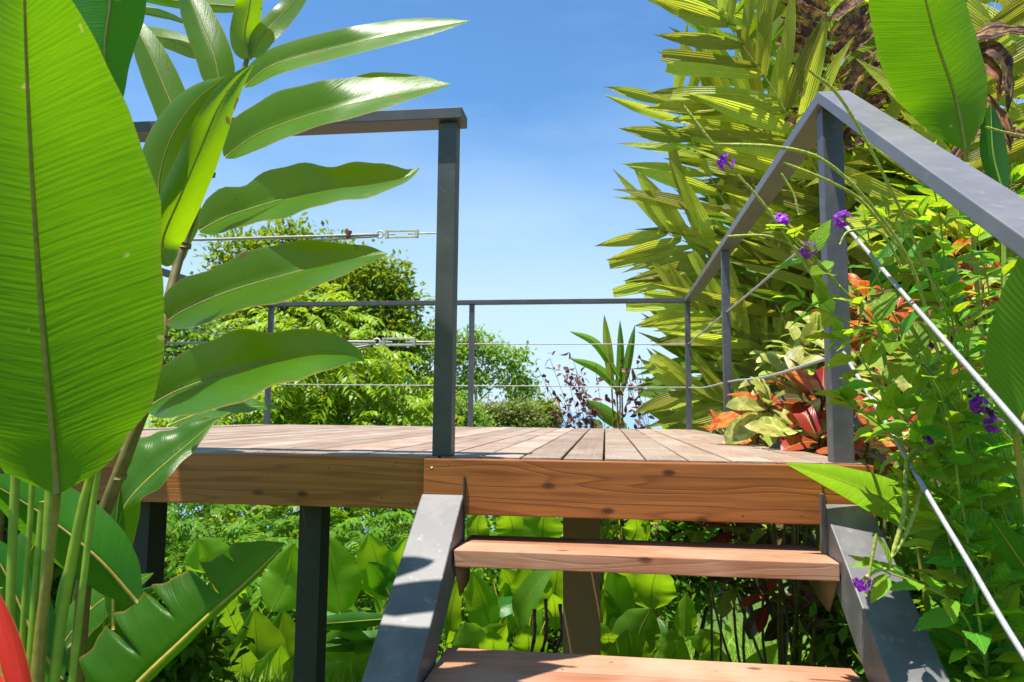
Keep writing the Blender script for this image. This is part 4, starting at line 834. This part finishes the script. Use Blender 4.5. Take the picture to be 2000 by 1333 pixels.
def spike(T_, pts, r=.0045, flowers=(), tipr=.6):
    P = spline([at(*q) for q in pts], 40); b = MB(); n = len(P)
    b.tube(P, r*np.linspace(.8, 1, n)*(1+.10*np.sin(np.arange(n)*2.3))*np.r_[np.ones(n-4), 1, .95, .8, .5], 7); o = b.build('flower_spike', M['spike'], T_)
    for t in flowers:
        c = P[min(n-1, int(t*(n-1)))]; f = MB()
        for k in range(5):
            d = rdir(); d[1] = -abs(d[1])*.6; d = unit(d); q = c+d*rng.uniform(.009, .017)
            for j in range(5):
                a = j*1.2566+rng.uniform(0, .3); X = unit(np.cross(d, [.2, .1, 1])); Z = np.cross(d, X); e = X*math.cos(a)+Z*math.sin(a)
                leaf(f, q, unit(e+d*.3), d, .018, .014, .6, .1, 4, 1, [(0, .3), (.6, 1), (1, .6)], 0, 0)
            f.tube([q-d*.004, q+d*.0015], .0024, 6, 1)
        f.build('flower', [M['purple'], M['petal_c']], o)
    return o
PW1 = porterweed('porterweed with bright leafy branches and long curved spikes leaning over the stair cables', [
    [(1930, 1333, -.55), (1880, 1000, -.55), (1835, 770, -.58), (1720, 640, -.62), (1610, 530, -.64), (1540, 460, -.65)],
    [(1880, 1333, -.45), (1850, 900, -.45), (1850, 620, -.45), (1790, 500, -.5), (1735, 430, -.5)],
    [(1960, 1333, -.45), (1890, 850, -.45), (1790, 700, -.55), (1700, 650, -.6), (1570, 590, -.62)],
    [(1900, 1333, -.4), (1880, 800, -.4), (1850, 560, -.4), (1835, 420, -.45), (1815, 340, -.45)],
    [(1940, 1333, -.5), (1830, 900, -.5), (1740, 790, -.55), (1680, 700, -.6), (1640, 660, -.6)],
    [(1900, 1333, -.5), (1830, 950, -.5), (1740, 850, -.5), (1660, 790, -.55)]], deep=.12, L=(.10, .155))
spike(PW1, [(1835, 700, -.58), (1780, 520, -.62), (1700, 400, -.66), (1610, 315, -.7), (1520, 288, -.72), (1395, 282, -.72)], .0047)
spike(PW1, [(1600, 560, -.66), (1500, 410, -.68), (1430, 330, -.70), (1385, 272, -.72), (1330, 200, -.72)], .0039, (.68,))
spike(PW1, [(1780, 520, -.62), (1690, 400, -.64), (1620, 355, -.66), (1530, 318, -.66)], .0039)
spike(PW1, [(1840, 600, -.55), (1790, 480, -.6), (1715, 320, -.66), (1640, 190, -.7), (1580, 138, -.72)], .0042)
spike(PW1, [(1640, 560, -.64), (1580, 490, -.66), (1520, 432, -.66)], .0039, (.55, .98))
spike(PW1, [(1610, 570, -.64), (1560, 490, -.64), (1500, 462, -.64), (1420, 462, -.64)], .0039)
spike(PW1, [(1560, 420, -.66), (1550, 380, -.66), (1525, 338, -.66)], .0032)
spike(PW1, [(1760, 520, -.6), (1720, 455, -.62), (1660, 452, -.64), (1640, 478, -.64)], .0036)
spike(PW1, [(1700, 480, -.6), (1660, 440, -.6), (1640, 425, -.6)], .0034, (.9,))
PW5 = porterweed('porterweed with fresh lime leaves in a thick bank between the cables and the crotons', [
    [(1980, 1250, -.25), (1900, 900, -.25), (1800, 720, -.3), (1720, 560, -.35), (1690, 430, -.4)], [(2000, 1250, -.2), (1930, 820, -.2), (1870, 640, -.25), (1800, 430, -.3)],
    [(1940, 1250, -.15), (1850, 900, -.15), (1760, 820, -.2), (1690, 760, -.25)], [(2030, 1250, -.1), (1960, 900, -.1), (1890, 800, -.1), (1830, 660, -.1)],
    [(1960, 1250, .0), (1880, 1000, .0), (1790, 900, .0), (1730, 840, .0)], [(2040, 1250, -.3), (1990, 950, -.3), (1950, 740, -.3), (1930, 560, -.3), (1900, 430, -.3)]], deep=.15, L=(.08, .13))
PW2 = porterweed('porterweed with deep green leaves hanging two green spikes above the right stringer', [
    [(1990, 1333, -.45), (1930, 1130, -.5), (1850, 1030, -.55), (1790, 960, -.55)],
    [(1960, 1400, -.5), (1880, 1200, -.55), (1790, 1140, -.6), (1735, 1120, -.62)],
    [(2020, 1250, -.3), (1960, 1000, -.35), (1890, 900, -.4), (1800, 870, -.45)],
    [(2040, 1333, -.4), (1990, 1150, -.4), (1900, 1070, -.45), (1860, 1010, -.5)],
    [(2050, 1200, -.4), (2000, 980, -.4), (1960, 880, -.45), (1940, 800, -.5)],
    [(2060, 1450, -.5), (2000, 1260, -.5), (1930, 1190, -.52)],
    [(2040, 1100, -.2), (1970, 930, -.2), (1880, 860, -.25)]], deep=.7, L=(.10, .15))
spike(PW2, [(1800, 870, -.5), (1772, 900, -.55), (1765, 1000, -.6), (1742, 1088, -.62)], .0058)
spike(PW2, [(1805, 865, -.5), (1800, 950, -.56), (1775, 1030, -.6), (1745, 1085, -.62)], .0055, (.02,))
spike(PW2, [(1790, 1135, -.58), (1730, 1112, -.62), (1692, 1128, -.64), (1684, 1145, -.64)], .0046, (.97,))
spike(PW2, [(1692, 1165, -.64), (1700, 1110, -.64), (1712, 1042, -.64)], .0042)
b_ = spike(PW2, [(1975, 860, -.6), (1930, 815, -.62), (1893, 765, -.62)], .0039, (.4, .75))
f = MB()
for k in range(26):
    c = at(1893+rng.uniform(0, 50), 765, -.62); t = rng.random(); c = at(1893+t*52+rng.normal(0, 4), 768+t*55+rng.normal(0, 5), -.62+rng.normal(0, .004)); r_ = rng.uniform(.003, .006)
    a = np.linspace(0, math.pi, 5); f.tube(c+np.stack([np.zeros(5), np.zeros(5), -r_*np.cos(a)], -1), np.maximum(r_*np.sin(a), 1e-4), 7, caps=False)
f.build('calyx_cluster', M['purple_d'], b_)
PW3 = porterweed('porterweed thicket with tall thin stems against the far right croton', [
    [(1990, 1200, .0), (1970, 900, .0), (1930, 640, .0), (1905, 480, .0), (1890, 400, .0)],
    [(2050, 1200, -.1), (2000, 900, -.1), (1960, 650, -.1), (1960, 480, -.1), (1975, 360, -.1)],
    [(1940, 1200, .2), (1900, 800, .2), (1860, 600, .2), (1790, 520, .2), (1740, 490, .2)],
    [(1900, 1200, .3), (1850, 900, .3), (1810, 760, .3), (1740, 690, .3)],
    [(1990, 1200, .3), (1940, 850, .3), (1900, 740, .3), (1860, 640, .3)],
    [(1850, 1200, .4), (1800, 960, .4), (1760, 900, .4)],
    [(2050, 1200, .3), (2000, 800, .3), (1990, 640, .3), (1970, 560, .3)]], deep=.45)
spike(PW3, [(2020, 270, -.3), (1960, 258, -.3), (1925, 248, -.3)], .0039)
PW4 = porterweed('porterweed filling the shaded lower right corner beside the stringer', [
    [(1960, 1333, .1), (1880, 1150, .1), (1790, 1020, .1), (1740, 960, .1)],
    [(2000, 1333, .0), (1960, 1130, .0), (1900, 1000, .0), (1850, 930, .0)],
    [(2040, 1333, -.2), (2000, 1200, -.2), (1960, 1100, -.2)],
    [(1980, 1400, -.3), (1940, 1280, -.3), (1900, 1230, -.3)], [(2050, 1400, -.1), (1980, 1230, -.1), (1930, 1150, -.1)],
    [(1900, 1333, .5), (1820, 1100, .5), (1760, 980, .5), (1720, 930, .5)], [(1960, 1333, .8), (1900, 1000, .8), (1860, 880, .8)]], deep=.75, L=(.10, .15))

# ================================================================== TREES AND SHRUBS BEHIND
def px_lobes(items, Y, squash=.8):
    """lobes given as (photo x, y, radius in px, depth shift)"""
    out = []
    for u, v, r, dy in items:
        c = at(u, v, Y+dy); m = r*(Y+dy-CAM[1])/F; out.append((*c, m, m*.9, m*squash))
    return out
def tree(label, base, lobes, n, L, mat, kind='spray', bark='bark', name='tree', cat='tree', rad=.16, group=None, seed=None):
    T_ = thing(name, base, label, cat, group); base = np.array(base, float); lb = np.array(lobes)
    top = lb[np.argmax(lb[:, 2]), :3]; b = MB(); cen = lb[:, :3].mean(0)
    tr = spline([base-[0, 0, .3], base*.6+cen*.4+[.1, 0, 0], cen*.75+top*.25], 20); b.tube(tr, np.linspace(rad, rad*.35, 20), 9); o = b.build('trunk', M[bark], T_)
    br = MB()
    for l in lobes:
        i = int(rng.integers(7, 17)); e = np.array(l[:3])+rng.normal(0, .2, 3)*l[3]
        br.tube(spline([tr[i], (tr[i]+e)/2+rng.normal(0, .12, 3)*l[3]+[0, 0, .15*l[3]], e], 12), np.linspace(rad*.36, rad*.07, 12), 6)
        for q in range(3):
            e2 = e+rdir()*l[3]*.85; br.tube(spline([e, (e+e2)/2+[0, 0, .08*l[3]], e2], 6), np.linspace(rad*.1, rad*.03, 6), 5)
    br.build('branches', M[bark], T_)
    b = MB(); P, d = in_lobes(lobes, n)
    if kind == 'pinnate':
        D = unitv(d*[1, 1, .5]+[0, 0, .1]+.5*rng.normal(size=d.shape)+np.array([0, -.25, 0])); pinnate(b, P, D, L*rng.uniform(.7, 1.2, n))
    else:                                                       # sprays: each point carries a little fan of leaves
        for q in range(6):
            dl = unitv(d*.6+rng.normal(size=d.shape)*.7+[0, 0, .1]); off = rng.normal(0, L*.9, (n, 3))
            many(b, P+off, dl, np.array([0, 0, 1.])+.5*rng.normal(size=d.shape), L*rng.uniform(.7, 1.4, n), L*rng.uniform(.4, .7, n), .5, .15, 2, OVATE)
    b.build('crown', M[mat], T_); return T_
def gbase(u, Y, dx=0):
    c = at(u, 800, Y); return (float(c[0]+dx), float(Y), float(gz(c[0], Y)))
tree('feathery tree with drooping compound leaves filling the view just beyond the back rail', gbase(600, 14.5),
     px_lobes([(600, 640, 90, 0), (690, 700, 90, -.5), (520, 700, 95, 0), (610, 740, 120, -1), (730, 790, 90, -.6), (480, 790, 110, -.3), (800, 800, 60, 0), (610, 860, 130, -1), (420, 860, 110, 0), (770, 880, 110, -.5), (540, 980, 130, -.8), (690, 980, 120, -.5), (840, 960, 90, 0), (380, 1000, 110, 0)], 14.5), 1700, .95, 'tree_a', 'pinnate', 'bark_pale', rad=.14)
tree('tallest dense crown standing behind the feathery tree at the left', gbase(620, 27),
     px_lobes([(470, 500, 60, 0), (560, 470, 42, 0), (540, 540, 80, 0), (640, 510, 62, 1), (700, 560, 75, 0), (755, 545, 45, 0), (770, 585, 42, 1), (620, 600, 100, 0), (730, 640, 85, 0), (800, 590, 25, 0), (785, 660, 55, 0), (440, 580, 60, 1), (480, 660, 100, 0), (640, 720, 120, 0), (770, 740, 80, 0)], 27), 4200, .30, 'tree_b', rad=.3)
tree('airy pale tree seen through the gap right of the tall post', gbase(950, 58),
     px_lobes([(935, 672, 34, 0), (980, 700, 32, 0), (1005, 745, 30, 0), (880, 690, 45, 0), (850, 660, 36, 0), (930, 740, 34, 0), (870, 760, 40, 1), (1020, 700, 16, 0), (1025, 770, 26, 0)], 58, .6), 950, .45, 'tree_c', bark='bark_pale', rad=.22)
tree('round dark bush at the right end of the far tree line', gbase(1060, 50), px_lobes([(1062, 808, 26, 0), (1040, 815, 24, 0), (1075, 822, 18, 0), (1060, 835, 30, 0)], 50), 900, .3, 'tree_b', name='bush', cat='bush')
tree('pale dull green bush in front of the airy tree', gbase(985, 46), px_lobes([(985, 812, 32, 0), (1020, 805, 26, 0), (945, 815, 32, 0), (960, 835, 40, 0), (1030, 830, 34, 0)], 46), 1300, .26, 'tree_d', name='bush', cat='bush')
tree('bright green bush low behind the tall post', gbase(900, 40), px_lobes([(900, 810, 40, 0), (860, 800, 45, 0), (820, 820, 50, 0), (925, 830, 35, 0), (850, 840, 60, 0)], 40), 1300, .26, 'tree_c', name='bush', cat='bush')
tree('light leafy tree behind the ginger cane at the left', gbase(360, 21), px_lobes([(370, 640, 50, 0), (330, 690, 80, 0), (410, 700, 60, 0), (280, 640, 70, 0), (360, 770, 90, 0), (230, 720, 100, 0), (120, 700, 120, 0)], 21), 1700, .24, 'tree_c', rad=.16)
for lab, u, Y, it, n, L, mt in (
    ('dark understory shrub below the left half of the deck', 380, 9.5, [(330, 1020, 110, 0), (430, 1080, 120, 0), (250, 1080, 120, 0), (350, 1180, 140, -.6)], 1000, .19, 'shrub'),
    ('understory shrub behind the calatheas left of the stringer', 700, 9.5, [(580, 1060, 110, 0), (700, 1040, 100, 0), (800, 1060, 110, 0), (660, 1160, 140, -.6), (840, 1160, 110, -.6)], 1000, .19, 'shrub'),
    ('dark thicket low behind the calatheas left of the stringer', 640, 7.4, [(400, 1160, 90, 0), (500, 1150, 90, 0), (620, 1150, 90, 0), (740, 1150, 90, 0), (560, 1260, 110, 0), (700, 1270, 110, 0), (420, 1270, 110, 0)], 1500, .12, 'shrub'),
    ('dark thicket low behind the calatheas seen between the treads', 1080, 7.4, [(930, 1120, 80, 0), (1030, 1150, 80, 0), (1130, 1130, 80, 0), (1230, 1140, 80, 0), (980, 1240, 90, 0), (1100, 1240, 90, 0), (1220, 1240, 90, 0)], 1500, .12, 'shrub'),
    ('understory shrub behind the calatheas at the brown post', 1080, 9.8, [(960, 1040, 100, 0), (1080, 1030, 100, 0), (1180, 1030, 90, 0), (1020, 1140, 130, -.6), (1160, 1140, 110, -.6)], 1000, .19, 'shrub'),
    ('weedy shrub behind the lime calathea at the right', 1330, 9.0, [(1290, 1030, 90, 0), (1400, 1020, 90, 0), (1500, 1010, 90, 0), (1360, 1100, 90, 0)], 1000, .19, 'shrub'),
    ('thick green shrub behind the golden palm', 1500, 8.6, [(1420, 860, 110, 0), (1530, 760, 130, 0), (1640, 660, 150, 0), (1560, 900, 150, 0), (1480, 960, 120, 0), (1700, 820, 170, 0)], 1500, .2, 'shrub'),
    ('thick green shrub behind the far right palm', 1850, 7.0, [(1800, 520, 140, 0), (1900, 420, 130, 0), (2000, 520, 150, 0), (1800, 720, 190, 0), (1950, 720, 190, 0), (1850, 930, 180, -.5), (2000, 930, 160, -.5), (1720, 960, 150, -.5)], 1700, .19, 'shrub'),
    ('leafy shrub behind the porterweed at the lower right', 1900, 2.0, [(1800, 1000, 120, 0), (1920, 960, 140, 0), (2020, 1000, 140, 0), (1850, 1120, 140, 0), (1970, 1140, 150, 0), (1760, 1100, 90, 0)], 1100, .085, 'shrub'),
    ('low shrub in the shade at the foot of the right stringer', 1800, .9, [(1780, 1220, 110, 0), (1900, 1220, 130, 0), (2000, 1240, 130, 0), (1700, 1260, 80, .3)], 800, .075, 'shrub'),
    ('low shrub in the shade below the torn heliconia leaf', 250, .6, [(120, 1200, 130, 0), (250, 1260, 110, 0), (30, 1120, 130, 0), (150, 1060, 110, .4), (330, 1300, 90, 0)], 1100, .075, 'shrub')):
    pn = 'below the left half' in lab or 'left of the stringer' in lab
    tree(lab, gbase(u, Y), px_lobes(it, Y), 420 if pn else n, .75 if pn else L, mt, 'pinnate' if pn else 'spray', name='shrub', cat='shrub', rad=.05)
# reddish leaved wispy shrub and heliconia tips beyond the back rail
wb_ = gbase(1215, 6.6); T_ = thing('wispy_shrub', wb_, 'wispy shrub with purple brown leaves on thin twigs beyond the back rail', 'shrub'); b = MB(); lf = MB(); root = np.array(wb_); ends = []
for k in range(34):
    e = at(rng.uniform(1075, 1260), rng.uniform(690, 850), 6.6+rng.uniform(-.5, .5)) if k > 5 else at(1050+k*12, (718, 735, 700, 770, 800, 745)[k], 6.5)
    P = spline([root+[0, 0, .8], (root*.35+e*.65)+rng.normal(0, .12, 3)+[.15, 0, .1], e], 18); b.tube(P, np.linspace(.008, .0025, 18), 5)
    for i in list(range(8, 18)):
        if rng.random() < .9: ends.append(P[i]+rng.normal(0, .03, 3))
b.build('twigs', M['twig'], T_); E_ = np.array(ends)
for q in range(3):
    d = unitv(rng.normal(size=E_.shape)+[0, 0, -.3]); many(lf, E_+rng.normal(0, .045, E_.shape), d, rng.normal(size=E_.shape)+[0, 0, .8], rng.uniform(.06, .15, len(E_)), rng.uniform(.03, .07, len(E_)), .7, .3, 3, OVATE)
lf.build('foliage', M['brownleaf'], T_)
hb2 = gbase(1200, 7.2); T_ = thing('heliconia_plant', hb2, 'heliconia whose pointed leaf tips rise above the wispy brown shrub', 'heliconia')
for mid, w, mt in (([(1195, 760), (1190, 700), (1180, 615)], 10, 'palm'), ([(1205, 770), (1212, 700), (1211, 626)], 8, 'cala_dk'), ([(1215, 770), (1228, 700), (1240, 636)], 9, 'cala_dk'), ([(1210, 740), (1165, 672), (1112, 647)], 9, 'cala'), ([(1215, 770), (1170, 722), (1112, 700)], 10, 'cala'), ([(1225, 840), (1180, 805), (1145, 782)], 16, 'cala_dk'), ([(1160, 850), (1165, 832), (1150, 825)], 14, 'cala_dk')):
    b = MB(); C = blade(b, [(u, v, 7.2) for u, v in mid], w, w*.9, .05, .04, n=18, rib=.005, cup=.3); b.tube(spline([np.array(hb2), np.array(hb2)*.4+C[0]*.6+[.05, 0, 0], C[0]], 10), .012, 6, 1); b.build('leaf', [M[mt], M['rib_ylw']], T_)
# grass on the slope
n = 80000; x = rng.uniform(-9, 10, n); y = np.abs(rng.normal(0, 7.5, n))-.5; k = y < 22; x, y = x[k], y[k]; n = len(x)
b = MB(); P = np.stack([x, y, gz(x, y)-.01], -1); d = rng.normal(0, .45, (n, 3)); d[:, 2] = 1
many(b, P, d, rng.normal(size=(n, 3))+[0, 0, .3], rng.uniform(.12, .36, n)*(1+y*.04), rng.uniform(.008, .02, n)*(1+y*.08), rng.uniform(.2, 1.6, n), .1, 3, LANCE)
tag(b.build('grass', M['grass']), 'bright green grass on the slope under and behind the deck', 'grass', kind='stuff')
